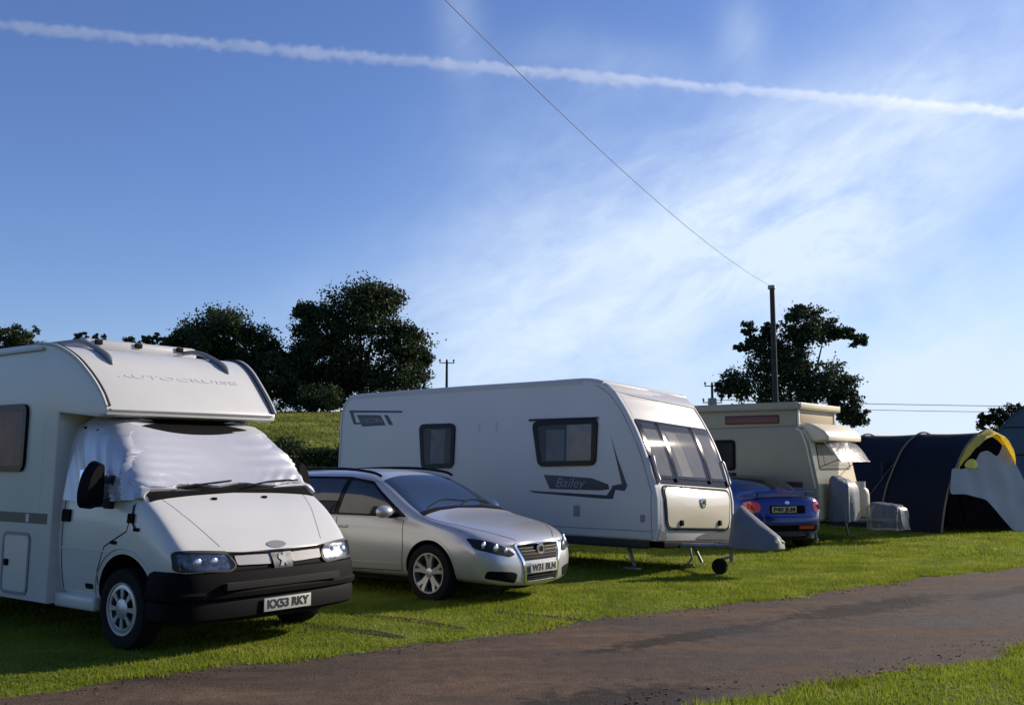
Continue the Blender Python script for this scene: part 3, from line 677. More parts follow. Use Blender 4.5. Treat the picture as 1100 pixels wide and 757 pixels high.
# ================================================================== long touring caravan
CVR = (math.radians(-2.6), 0, RZ-math.radians(3.2))
def _cvloc():
    p = Vector((2.19, 15.33))+Vector((math.cos(RZ), math.sin(RZ)))*.42-Vector((-math.sin(RZ), math.cos(RZ)))*1.12
    a = CVR[2]; p = p-Vector((math.cos(a), math.sin(a)))*.42*1.055+Vector((-math.sin(a), math.cos(a)))*1.12
    return (p.x, p.y, 0)
CVL = _cvloc()
def caravan():
    t = thing('touring_caravan', 'long white touring caravan with dark side decals and a raked three-pane front window', 'caravan', CVL, CVR[2], rx=CVR[0])
    t.scale = (1.055, 1, 1)
    front = catmull([(-.62, 2.735), (-.36, 2.69), (-.12, 2.56), (.06, 2.36), (.20, 2.14), (.33, 1.90), (.45, 1.62), (.55, 1.32), (.61, 1.15)], 5)
    prof = [(-5.84, .44), (-5.84, 2.30), (-5.78, 2.55), (-5.62, 2.68), (-5.40, 2.71), (-3.0, 2.735)] + front + [(.64, 1.0), (.65, .60), (.60, .43)]
    bm = prism(prof, -1.12, 1.10, .05, 4)
    # gentle plan curvature of the nose
    for v in bm.verts:
        if v.co.x > -.55: v.co.x -= .11*(abs(v.co.y)/1.1)**2*min(1, (v.co.x+.55)/.6)
    bmesh.ops.recalc_face_normals(bm, faces=bm.faces)
    me = bpy.data.meshes.new('body'); bm.to_mesh(me); bm.free(); smooth(me, 32); link('body', me, t, 'caravan'); B = bvh_of(me)
    # corner mouldings that follow the profile on both sides
    outl = [(-5.80, .46), (-5.80, 2.30), (-5.74, 2.52), (-5.60, 2.64), (-5.40, 2.67), (-3.0, 2.695)] + [(x-.035, z-.03) for x, z in front] + [(.58, 1.0), (.585, .62)]
    for s in (-1, 1):
        obj('corner_moulding', wline(B, outl, .035, 'y', s, .012, .08, None, False, .014), 'lightgrey', t)
        obj('nose_seam', wline(B, [(x-.14, z-.06) for x, z in front[6:]]+[(.46, 1.0), (.48, .46)], .012, 'y', s, .003, .08), 'midgrey', t)
        # windows
        for P, bl in (([(-3.84, 2.09), (-3.13, 2.09), (-3.14, 1.44), (-3.76, 1.42)], 'blindgrey'), ([(-1.52, 2.08), (-.44, 2.10), (-.46, 1.49), (-1.40, 1.47)], 'blind')):
            Pr = rpoly(P, .07)
            f = panel_frame(B, Pr, .075, 'y', s, .030, .028, 'blackgloss', t, 'side_window')
            cx = sum(p[0] for p in P)/4; cz = sum(p[1] for p in P)/4
            obj('dark_interior', wrap(B, Pr, 'y', s, .003, .002, .3), 'interior', f)
            if bl == 'blind':
                obj('curtain', wrap(B, [(-1.30, 1.52), (-.98, 1.52), (-.98, 1.98), (-1.30, 1.98)], 'y', s, .006, .003, .02, fn=lambda a, b: .003*math.sin(a*110)), 'blindgrey', f)
                obj('blind', wrap(B, [(-.94, 1.52), (-.52, 1.52), (-.52, 2.05), (-.94, 2.05)], 'y', s, .006, .003, .1), 'blind', f)
            else:
                obj('curtain', wrap(B, [(-3.62, 1.48), (-3.32, 1.48), (-3.32, 2.03), (-3.62, 2.03)], 'y', s, .006, .003, .02, fn=lambda a, b: .003*math.sin(a*110)), 'blindgrey', f)
            obj('pane', wrap(B, Pr, 'y', s, .026, .003, .3), 'pane', f)
        obj('window_rail', wline(B, [(-1.62, 2.135), (-.40, 2.135)], .03, 'y', s, .03, .1, None, False, .03), 'blackgloss', t)
        # rear corner decal
        obj('side_decal', wrap(B, [(-5.62, 2.42), (-4.30, 2.37), (-4.30, 2.335), (-5.50, 2.375), (-5.42, 2.20), (-5.30, 2.19), (-5.31, 2.16), (-5.48, 2.165)], 'y', s, .002, .001, .3), 'decal', t)
        d = obj('name_decal', wrap(B, [(-5.42, 2.335), (-4.82, 2.31), (-4.68, 2.13), (-5.26, 2.12), (-5.30, 2.17)], 'y', s, .002, .001, .3), 'decal', t)
        tx = text_bm('UNICORN', .12, width=.52)
        if s == -1: obj('decal_lettering', join_side(t, tx, -5.04, -1.1235, 2.215), 'decaltxt', d)
        else: tx.free()
        obj('decal_slash', wrap(B, [(-4.74, 2.31), (-4.64, 2.305), (-4.50, 2.13), (-4.60, 2.13)], 'y', s, .002, .001, .3), 'decal', t)
        # front decal
        d = obj('name_decal', wrap(B, [(-1.34, 1.315), (-.50, 1.275), (-.22, 1.19), (-.20, 1.12), (-.34, 1.10), (-1.22, 1.105)], 'y', s, .002, .001, .3), 'decal', t)
        tx = text_bm('Bailey', .20, italic=.35, width=.52)
        if s == -1: obj('decal_lettering', join_side(t, tx, -.88, -1.1235, 1.195), 'decaltxt', d)
        else: tx.free()
        obj('side_decal', wrap(B, [(-1.62, 1.075), (-.24, 1.035), (-.17, 1.13), (-.10, 1.12), (-.14, .985), (-.30, .985), (-1.5, 1.04)], 'y', s, .002, .001, .3), 'decal', t)
        obj('side_decal', wrap(B, [(-.20, 1.90), (.0, 1.20), (-.16, 1.17), (-.16, 1.12), (.05, 1.10), (.09, 1.17), (-.09, 1.60)], 'y', s, .002, .001, .3), 'decal', t)
        obj('skirt_seam', wline(B, [(-5.7, .56), (.46, .56)], .012, 'y', s, .002, .3), 'midgrey', t)
        obj('skirt', box(-5.6, .42, *sorted((s*1.09, s*1.06)), .33, .44, .01), 'darkgrey', t)
        for (x, z, w, h) in ((-.74, .80, .10, .16), (-4.1, .85, .18, .14)):
            if s == -1:
                l = obj('service_flap', wrap(B, rpoly([(x-w/2, z-h/2), (x+w/2, z-h/2), (x+w/2, z+h/2), (x-w/2, z+h/2)], .02), 'y', s, .012, .012, .3), 'midgrey', t)
        obj('vent_grille', wrap(B, rpoly([(.30, .68), (.37, .68), (.37, .78), (.30, .78)], .01), 'y', s, .008, .01, .3), 'midgrey', t)
        # grab handles at the nose corners
        bm = bmesh.new()
        pts = []
        for q in catmull([(s*.985, 1.58), (s*1.0, 1.46), (s*1.0, 1.34), (s*.985, 1.24)], 5):
            h, n = _proj(B, 'x', 1, q[0], q[1]); pts.append(h+n*.045)
        h, n = _proj(B, 'x', 1, s*.985, 1.60); pts = [h] + pts
        h, n = _proj(B, 'x', 1, s*.985, 1.22); pts = pts + [h]
        tube(bm, pts, .018, 8); obj('grab_handle', bm, 'lightgrey', t)
        obj('handle_recess', wrap(B, rpoly([(s*.955, 1.22), (s*1.03, 1.22), (s*1.03, 1.60), (s*.955, 1.60)], .02), 'x', 1, .004, .004, .06), 'darkgrey', t)
        obj('marker_light', wrap(B, rpoly([(s*.99, .60), (s*1.05, .60), (s*1.05, .66), (s*.99, .66)], .01), 'x', 1, .01, .01, .1), 'lens', t)
    # front window of three panes
    fw = obj('front_window', wrap(B, rpoly([(-1.01, 1.22), (.97, 1.20), (.96, 2.10), (-1.02, 2.12)], .05), 'x', 1, .012, .014, .06), 'blackgloss', t)
    for (y0, y1) in ((-.965, -.52), (-.45, .42), (.49, .92)):
        P = rpoly([(y0, 1.29), (y1, 1.28), (y1, 2.05), (y0, 2.06)], .04)
        if y1-y0 > .6:
            obj('blind', wrap(B, [(y0+.16, 1.33), (y0+.44, 1.33), (y0+.36, 1.96), (y0+.10, 1.96)], 'x', 1, .016, .004, .05), 'blind', fw)
        obj('blind', wrap(B, [(y0+.03, 1.33), (y1-.03, 1.33), (y1-.03, 1.98), (y0+.03, 1.98)], 'x', 1, .014, .004, .05), 'blindgrey', fw)
        obj('pane', wrap(B, P, 'x', 1, .036, .006, .05), 'pane', fw)
    for y in (-.485, .455):
        obj('window_post', wrap(B, [(y-.035, 1.25), (y+.035, 1.25), (y+.035, 2.08), (y-.035, 2.08)], 'x', 1, .04, .02, .06), 'blackgloss', fw)
    # gas locker
    lk = obj('front_locker', wrap(B, rpoly([(-.84, .62), (.84, .60), (.90, 1.14), (-.90, 1.16)], .10), 'x', 1, .02, .02, .05, fn=lambda y, z: .03*max(0, 1-((z-.9)/.3)**2)*(1-(y/1.0)**2)), 'sunlitwhite', t)
    obj('locker_seal', wline(B, rpoly([(-.87, .595), (.87, .575), (.935, 1.165), (-.935, 1.185)], .11), .022, 'x', 1, .014, .05, None, True, .02), 'black', t)
    for y in (-.52, .55): 
        h, n = _proj(B, 'x', 1, y, .69); obj('locker_catch', box(h.x+.02, h.x+.06, y-.035, y+.035, .64, .72, .012), 'black', lk)
    h, n = _proj(B, 'x', 1, 0, .96)
    bm = bmesh.new(); lathe(bm, [(.075, .045), (.078, .062), (.058, .070), (.052, .062), (.001, .062)], 24, 'x', (h.x, .05, .97)); bd = obj('round_badge', bm, 'chrome', lk)
    bm = bmesh.new(); tube(bm, [(h.x+.072, .02, .95), (h.x+.072, .03, .99), (h.x+.072, .06, .995), (h.x+.072, .055, .965), (h.x+.072, .08, .95)], .007, 6); obj('badge_emblem', bm, 'decal', bd)
    for s in (-1, 1):  # grey patches on the lower nose, painted as the hitch cover's shadow
        obj('cover_shadow_patch', wrap(B, catmull([(s*1.02, .45), (s*.80, .45), (s*.84, .53), (s*.95, .57), (s*1.03, .60)], 4) if s < 0 else catmull([(s*1.02, .45), (s*.05, .45), (s*.22, .53), (s*.55, .55), (s*.72, .60), (s*1.03, .62)], 4), 'x', 1, .006, .008, .06), 'midgrey', t)
    obj('awning_rail', wline(B, [(-5.5, 2.64), (-3.0, 2.655), (-.7, 2.665)], .02, 'y', -1, .014, .2, None, False, .014), 'lightgrey', t)
    for x in (-2.62, -2.28): obj('wall_vent', wrap(B, rpoly([(x, 1.98), (x+.03, 1.98), (x+.03, 2.12), (x, 2.12)], .01), 'y', -1, .008, .01, .2), 'lightgrey', t)
    bm = bmesh.new(); tube(bm, [(-1.2, -.6, 2.73), (-1.2, -.6, 2.80)], .05, 10); obj('roof_vent', bm, 'lightgrey', t)
    bm = bmesh.new(); bxv(bm, -3.2, -2.6, -.3, .3, 2.72, 2.79, .03); obj('rooflight', bm, 'lightgrey', t)
    obj('front_underrun', box(.25, .585, -.98, .96, .335, .425, .01), 'black', t)
    for (x, s) in ((.08, -1), (.08, 1), (-5.3, -1), (-5.3, 1)):
        bm = bmesh.new(); f = 1 if x > 0 else -1
        tube(bm, [(x-.16*f, s*.88, .42), (x+.02*f, s*.92, .06)], [.03, .022], 8); bxv(bm, x-.06*f-.06, x-.06*f+.14, s*.92-.06, s*.92+.06, .02, .045, .005)
        obj('corner_steady', bm, 'steel', t)
    bm = bmesh.new()
    for s in (-1, 1):
        tube(bm, [(.2, s*.72, .36), (1.55, s*.05, .40)], .035, 8)
    bxv(bm, -5.4, .2, -.75, -.68, .30, .40); bxv(bm, -5.4, .2, .68, .75, .30, .40)
    obj('chassis', bm, 'steel', t)
    bm = bmesh.new(); tube(bm, [(1.10, -.10, .50), (1.10, -.10, .16)], .026, 10); tube(bm, [(1.10, -.10, .24), (1.0, -.20, .20), (.98, -.20, .10)], .018, 8)
    jk = obj('jockey_leg', bm, 'steel', t)
    bm = bmesh.new(); lathe(bm, [(.05, -.035), (.09, -.04), (.108, -.025), (.11, 0), (.108, .025), (.09, .04), (.05, .035)], 24, 'y', (.98, -.20, .10)); obj('jockey_wheel', bm, 'tyre', jk)
    bm = bmesh.new(); tube(bm, [(.56, -.28, .40), (.62, -.30, .20), (.56, -.32, .10)], .016, 8); tube(bm, [(.50, -.32, .10), (.66, -.32, .10)], .014, 8); obj('hitch_step', bm, 'steel', t)
    for s in (-1, 1):
        make_wheel(t, -2.95, s*.98, s, .325, .19, .19, 'star')
        obj('wheel_arch', wrap(B, [(-2.95+math.cos(a)*.40, .42+max(.03, math.sin(a)*.34)) for a in [math.radians(d) for d in range(0, 181, 9)]], 'y', s, .003, .002, .2), 'well', t)
    bm = bmesh.new(); bxv(bm, -5.0, .3, -1.0, 1.0, .38, .46, .01); obj('floor_pan', bm, 'well', t)
caravan()

# grey cover over the caravan's drawbar
def hitch_cover():
    bm = bmesh.new(); rows = []
    # cross-sections from the caravan nose out to the coupling
    for x, hw, zt, zb in ((1.10, .20, .78, .38), (1.13, .25, .90, .36), (1.20, .27, .95, .36), (1.30, .26, .87, .36), (1.45, .24, .75, .36), (1.60, .21, .64, .36), (1.72, .18, .55, .36), (1.76, .12, .50, .38)):
        row = []
        for k in range(13):
            a = PI*k/12; yy = -hw*math.cos(a)*(1 if True else 0)
            zz = zb+(zt-zb)*min(1, (math.sin(a)**.45 if math.sin(a) > 0 else 0))
            yy *= (1.0 if zz < zb+.1 else 1-.55*((zz-zb)/(zt-zb))**2)
            row.append(bm.verts.new((x+.012*math.sin(k*2.1), yy+.012*math.sin(x*23+k), zz)))
        rows.append(row)
    for a, b in zip(rows, rows[1:]):
        for k in range(12): bm.faces.new((a[k], a[k+1], b[k+1], b[k]))
        bm.faces.new((a[12], a[0], b[0], b[12]))
    bm.faces.new(rows[0]); bm.faces.new(list(reversed(rows[-1])))
    o = obj('hitch_cover', bm, 'greycover', None, 60)
    o.location = CVL; o.rotation_euler = CVR; o.scale = (1.055, 1, 1)
    tag(o, 'sloping grey vinyl cover over the drawbar at the nose of the long caravan', 'hitch cover')
hitch_cover()
# ================================================================== blue saloon, seen from behind
def saloon():
    t = thing('saloon_car', 'blue saloon car seen from behind between the long caravan and the cream camper', 'car', (4.86, 18.1, 0), math.radians(104))
    t.scale = (.95, .95, .95)
    def S_(x, y, z): return list(zip(x if isinstance(x, list) else [x]*9, y, z))
    Yb = [.72, .80, .85, .845, .82, .73, .60, .36, 0]
    st = []
    st.append(S_([.08, .04, .02, .07, .10, .13, .15, .16, .17], [0]*9, [.26, .36, .55, .78, .93, .96, .97, .975, .98]))
    st.append(S_([.10, .06, .04, .09, .12, .15, .17, .18, .19], [.45, .5, .52, .52, .50, .44, .36, .2, 0], [.26, .36, .55, .78, .93, .965, .975, .985, .99]))
    st.append(S_([.22, .19, .18, .20, .23, .26, .27, .27, .27], [.66, .74, .77, .76, .74, .64, .5, .3, 0], [.25, .35, .55, .77, .93, .97, .98, .99, .995]))
    st.append(S_(.45, [.70, .78, .83, .82, .79, .70, .56, .33, 0], [.24, .34, .55, .77, .92, .975, .99, 1.0, 1.0]))
    st.append(S_([.8]*5+[.76, .70, .66, .64], [.72, .80, .85, .84, .81, .72, .60, .36, 0], [.22, .34, .55, .77, .92, .99, 1.01, 1.02, 1.025]))
    st.append(S_([1.3]*5+[1.26, 1.20, 1.12, 1.08], Yb, [.22, .34, .55, .77, .92, 1.15, 1.28, 1.31, 1.32]))
    st.append(S_([1.8]*9, Yb, [.22, .34, .55, .77, .92, 1.18, 1.37, 1.415, 1.43]))
    st.append(S_([2.5]*9, Yb, [.22, .34, .55, .77, .91, 1.16, 1.36, 1.405, 1.42]))
    st.append(S_([3.05]*5+[3.02, 2.92, 2.86, 2.84], [.72, .80, .85, .84, .82, .76, .66, .38, 0], [.22, .34, .55, .76, .89, 1.02, 1.16, 1.22, 1.235]))
    st.append(S_([3.4]*9, [.72, .80, .85, .84, .80, .76, .68, .38, 0], [.22, .34, .55, .75, .85, .89, .92, .95, .955]))
    st.append(S_([4.0]*9, [.70, .78, .82, .81, .77, .70, .58, .34, 0], [.22, .34, .53, .68, .76, .80, .82, .84, .845]))
    st.append(S_([4.3]*9, [.5, .56, .58, .57, .54, .48, .4, .24, 0], [.22, .32, .48, .60, .66, .69, .70, .71, .715]))
    st.append(S_([4.4]*9, [0]*9, [.22, .32, .48, .60, .65, .67, .68, .69, .69]))
    AR = [(x, .31, .345, a, b) for x in (.92, 3.47) for a, b in ((.56, 1.2), (-1.2, -.56))]
    body = gridbody(st, 3, AR, ('blue', 'well')); link('body', body, t); B = bvh_of(body)
    obj('rear_window', wrap(B, rpoly([(.80, -.54), (.80, .54), (1.52, .50), (1.52, -.50)], .08), 'z', 1, .004, .01, .06), 'glass', t)
    for s in (-1, 1):
        obj('side_window', wrap(B, rpoly([(1.12, .95), (1.62, 1.30), (2.4, 1.31), (3.05, .95)], .06), 'y', s, .004, .01, .06), 'glass', t)
        P = catmull([(s*.75, .71), (s*.755, .88), (s*.58, .89), (s*.53, .80), (s*.58, .71)], 4, True)
        tl = obj('tail_light', wrap(B, P, 'x', -1, .012, .02, .04), 'redlens', t)
        h, n = _proj(B, 'x', -1, s*.66, .80)
        bm = bmesh.new(); lathe(bm, [(.052, -.02), (.05, .02), (.001, .03)], 20, 'x', (0, 0, 0)); bm.transform(Matrix.Translation(h+n*.01)@Matrix.Rotation(PI, 4, 'Z')); obj('lamp_ring', bm, 'redlens', tl)
        h, n = _proj(B, 'x', -1, s*.66, .73)
        bm = bmesh.new(); bmesh.ops.create_uvsphere(bm, u_segments=14, v_segments=8, radius=.035); bm.transform(Matrix.Translation(h+n*.012)); obj('reversing_lamp', bm, 'lens', tl)
        bm = bmesh.new(); tube(bm, [(.30, s*.50, .99), (.28, s*.50, 1.08)], .02, 8); obj('spoiler_post', bm, 'blue', t)
        for x in (.92, 3.47): make_wheel(t, x, s*.74, s, .305, .20, .2, 'star')
        obj('door_seam', wline(B, [(1.75, .90), (1.70, .35), (2.35, .30), (2.38, .92)], .009, 'y', s, .001), 'black', t)
    bm = prism([(.18, 1.07), (.21, 1.095), (.34, 1.09), (.37, 1.075), (.28, 1.065)], -.60, .60, .008); obj('spoiler', bm, 'blue', t)
    obj('brake_light', box(.152, .17, -.16, .16, 1.068, 1.084, .003), 'redlens', t)
    obj('boot_seam', wline(B, [(-.62, .93), (-.58, .62), (.58, .62), (.62, .93)], .011, 'x', -1, .001), 'black', t)
    obj('plate_recess', wrap(B, rpoly([(-.36, .68), (.36, .68), (.36, .83), (-.36, .83)], .03), 'x', -1, .003, .01, .06), 'black', t)
    p = plate(t, 'number_plate', 'P40 JLM', (.058, .08, .755), PI, 'plateyellow', w=.50)
    obj('boot_badge', wrap(B, [(.05*math.cos(a), .88+.028*math.sin(a)) for a in [2*PI*i/16 for i in range(16)]], 'x', -1, .008, .01, .04), 'chrome', t)
    obj('bumper_insert', wrap(B, rpoly([(-.60, .36), (.60, .36), (.64, .47), (-.64, .47)], .03), 'x', -1, .006, .012, .06), 'black', t)
    obj('bumper_reflector', wrap(B, rpoly([(-.52, .40), (-.20, .40), (-.20, .46), (-.52, .46)], .02), 'x', -1, .016, .012, .06), 'redlens', t)
    bm = bmesh.new(); lathe(bm, [(.045, -.03), (.04, .15)], 16, 'x', (.02, -.45, .27)); obj('exhaust', bm, 'steel', t)
    obj('underbody', box(.3, 4.1, -.62, .62, .18, .30, .02), 'well', t)
saloon()

# ================================================================== cream folding camper
CL = (6.24, 20.85, 0)
def camper():
    t = thing('folding_camper', 'cream pop-top caravan with a raised roof, maroon stripe and propped-open front window', 'caravan', CL, RZ)
    lower = [(-4.0, .42), (-4.05, 1.2), (-3.9, 2.20), (-.06, 2.25), (.06, 2.19), (.12, 2.08), (.20, 1.92), (.30, 1.4), (.37, 1.05), (.36, .42)]
    bm = prism(lower, -1.1, 1.1, .05, 3); bmesh.ops.recalc_face_normals(bm, faces=bm.faces)
    me = bpy.data.meshes.new('body'); bm.to_mesh(me); bm.free(); smooth(me, 32)
    link('body', me, t, 'creamshade'); B = bvh_of(me)
    # front skin in plain cream; the walls' cream is darkened for shade
    obj('front_panel', wrap(B, [(-1.07, .46), (1.07, .46), (1.07, 2.17), (-1.07, 2.17)], 'x', 1, .010, .012, .06), 'cream', t)
    nose = prism([(-.02, 2.24), (.0, 2.29), (.16, 2.30), (.38, 2.245), (.54, 2.15), (.63, 2.04), (.62, 1.96), (.4, 1.93), (.1, 1.95)], -.96, .96, .07); 
    for v in nose.verts:
        if v.co.x > .3: v.co.x -= .10*(abs(v.co.y)/.95)**2
    obj('front_canopy', nose, 'cream', t, 50)
    up = bmesh.new(); bxv(up, -3.8, -.06, -1.02, 1.02, 2.2, 2.58, .02); obj('raised_roof_wall', up, 'creamshade', t)
    obj('roof_end_panel', box(-.065, -.045, -1.0, 1.0, 2.28, 2.56, .005), 'cream', t)
    rim = [(-.045, -1.0), (-.045, -.96)]
    obj('end_panel_frame', box(-.05, -.02, -1.03, -.93, 2.25, 2.575, .01), 'white', t); obj('end_panel_frame', box(-.05, -.02, .93, 1.03, 2.25, 2.575, .01), 'white', t)
    obj('end_panel_insert', box(-.046, -.034, -.88, .88, 2.31, 2.53, .004), 'tanpanel', t)
    lid = prism([(-3.95, 2.58), (-3.95, 2.65), (-3.86, 2.70), (-.06, 2.715), (.03, 2.69), (.05, 2.64), (.05, 2.58), (.0, 2.56), (-3.9, 2.56)], -1.12, 1.12, .02)
    obj('roof_lid', lid, 'creamshade', t)  # lid in the shade-darkened cream; only its front end stays plain cream
    obj('lid_front', box(.045, .062, -1.09, 1.09, 2.60, 2.70, .01), 'cream', t)
    obj('lid_edge', box(-3.9, .0, -1.128, -1.115, 2.57, 2.60, .003), 'midgrey', t)
    obj('nose_edge', wline(B, [(-.05, 2.20), (.05, 2.14), (.14, 1.90), (.24, 1.4), (.31, 1.05)], .03, 'y', -1, .006), 'cream', t)
    for s in (-1, 1):
        w = obj('roof_window', box(-1.57, -.42, *sorted((s*1.02, s*1.032)), 2.30, 2.47, .02), 'maroon', t)
        obj('roof_window', box(-3.5, -2.2, *sorted((s*1.02, s*1.032)), 2.30, 2.47, .02), 'maroon', t)
        P = rpoly([(-1.95, 1.40), (-1.36, 1.40), (-1.36, 1.96), (-1.95, 1.96)], .05)
        f = panel_frame(B, P, .06, 'y', s, .02, .018, 'blackgloss', t, 'side_window'); obj('dark_interior', wrap(B, P, 'y', s, .003, .002, .3), 'interior', f); obj('pane', wrap(B, P, 'y', s, .012, .003, .3), 'pane', f)
        obj('side_stripe', wline(B, [(-3.9, 1.10), (.36, 1.11)], .10, 'y', s, .004, .3), 'maroon', t)
        obj('side_seam', wline(B, [(-3.9, .72), (.36, .72)], .02, 'y', s, .004, .3), 'midgrey', t)
        make_wheel(t, -1.95, s*.98, s, .29, .17, .17, 'steelrim')
        bm = bmesh.new(); tube(bm, [(.15, s*.85, .42), (.22, s*.88, .04)], .025, 8); obj('corner_steady', bm, 'steel', t)
    # window opening and the acrylic pane propped out on stays
    P = rpoly([(-.86, 1.40), (.86, 1.40), (.80, 1.90), (-.80, 1.90)], .08)
    fr = obj('front_window', wrap(B, P, 'x', 1, .014, .006, .06), 'creamshade', t)
    obj('blind', wrap(B, rpoly([(-.55, 1.48), (.75, 1.48), (.72, 1.86), (-.52, 1.86)], .05), 'x', 1, .02, .006, .06), 'blind', fr)
    obj('window_seal', wline(B, P, .03, 'x', 1, .02, .06, None, True, .02), 'darkgrey', fr)
    bm = bmesh.new()
    rows = []
    for u in np.linspace(0, 1, 7):
        x = .50+.32*u; z = 1.95-.40*u+.05*math.sin(u*PI)
        rows.append([bm.verts.new((x-.10*abs(v)**2, v*.84, z)) for v in np.linspace(-1, 1, 13)])
    for a, b in zip(rows, rows[1:]):
        for k in range(12): bm.faces.new((a[k], a[k+1], b[k+1], b[k]))
    bmesh.ops.solidify(bm, geom=list(bm.faces), thickness=.012)
    pn = obj('open_pane', bm, 'bag', t)
    bm = bmesh.new(); tube(bm, [(.72, -.84, 1.55), (.40, -.84, 1.95)], .014, 6); tube(bm, [(.72, -.84, 1.55), (.82, 0, 1.55), (.72, .84, 1.55)], .012, 6); obj('pane_edge', bm, 'lightgrey', pn)
    for s in (-1, 1):
        bm = bmesh.new(); tube(bm, [(.30, s*.80, 1.45), (.68, s*.78, 1.60)], .008, 6); obj('window_stay', bm, 'black', pn)
    bm = bmesh.new(); tube(bm, [(.3, -.6, .42), (1.5, 0, .42), (.3, .6, .42)], .035, 8); obj('drawbar', bm, 'steel', t)
    obj('floor_pan', box(-3.9, .3, -1.0, 1.0, .36, .44, .01), 'well', t)
camper()
def draped(name, dims, seedv, m, label, cat, loc, rz=RZ, topr=.3, wr=.02, skew=0):
    """a fabric-covered bulky shape: rounded box with sagging top and wrinkled sides"""
    random.seed(seedv); L, W, H = dims
    bm = bmesh.new(); rows = []; N = 32
    for j, (k, z) in enumerate(((1.02, 0), (1.0, .25), (.985, .5), (.96, .75), (.90, .90), (.74, .98), (.40, 1.0), (.05, 1.01))):
        row = []
        for i in range(N):
            a = 2*PI*i/N; c, s = math.cos(a), math.sin(a)
            e = .55
            x = math.copysign(abs(c)**e, c)*L/2*k; y = math.copysign(abs(s)**e, s)*W/2*k
            w = wr*math.sin(i*2.4+seedv)*(1-z*.6)+wr*.6*math.sin(i*5.1+j)
            row.append(bm.verts.new((x*(1+w/L*2)+skew*z, y*(1+w/W*2), z*H*(1-topr*(x/L)*1.0)+.01*math.sin(i*1.3+j*2))))
        rows.append(row)
    for a, b in zip(rows, rows[1:]):
        for i in range(N): bm.faces.new((a[i], a[(i+1) % N], b[(i+1) % N], b[i]))
    bm.faces.new(rows[0]); bm.faces.new(list(reversed(rows[-1])))
    o = obj(name, bm, m, None, 60); o.location = loc; o.rotation_euler = (0, 0, rz)
    return tag(o, label, cat)
_x, _y = Vector((math.cos(RZ), math.sin(RZ))), Vector((-math.sin(RZ), math.cos(RZ)))
def cl(x, y, z=0): p = Vector(CL[:2])+_x*x+_y*y; return (p.x, p.y, z)
draped('box_cover', (.45, .72, .80), 3, 'greycover', 'dark grey vinyl cover over a box on the camper drawbar, below its propped-open window', 'storage cover', cl(.66, -.55, .42), topr=.25)
draped('plastic_sheet', (.66, .60, .50), 5, 'bag', 'crumpled translucent sheet bundled over the end of the camper drawbar', 'plastic sheet', cl(1.25, .15, .24), topr=.15, wr=.05)
# white gas bottle pair with a locker lid on the drawbar
def gas():
    t = thing('gas_bottle', 'small cream gas bottle on the camper drawbar between the grey cover and the plastic sheet', 'gas bottle', cl(.62, .52, .45), RZ)
    bm = bmesh.new(); lathe(bm, [(.02, 0), (.15, .0), (.17, .05), (.17, .44), (.15, .53), (.08, .60), (.04, .62)], 24, 'z'); obj('cylinder', bm, 'cream', t)
    bm = bmesh.new(); lathe(bm, [(.10, .58), (.10, .70), (.088, .70), (.088, .58)], 20, 'z'); obj('collar', bm, 'white', t)
    bm = bmesh.new(); tube(bm, [(0, 0, .6), (0, 0, .70)], .022, 8); tube(bm, [(0, 0, .67), (.07, 0, .67)], .014, 8); obj('valve', bm, 'black', t)
gas()

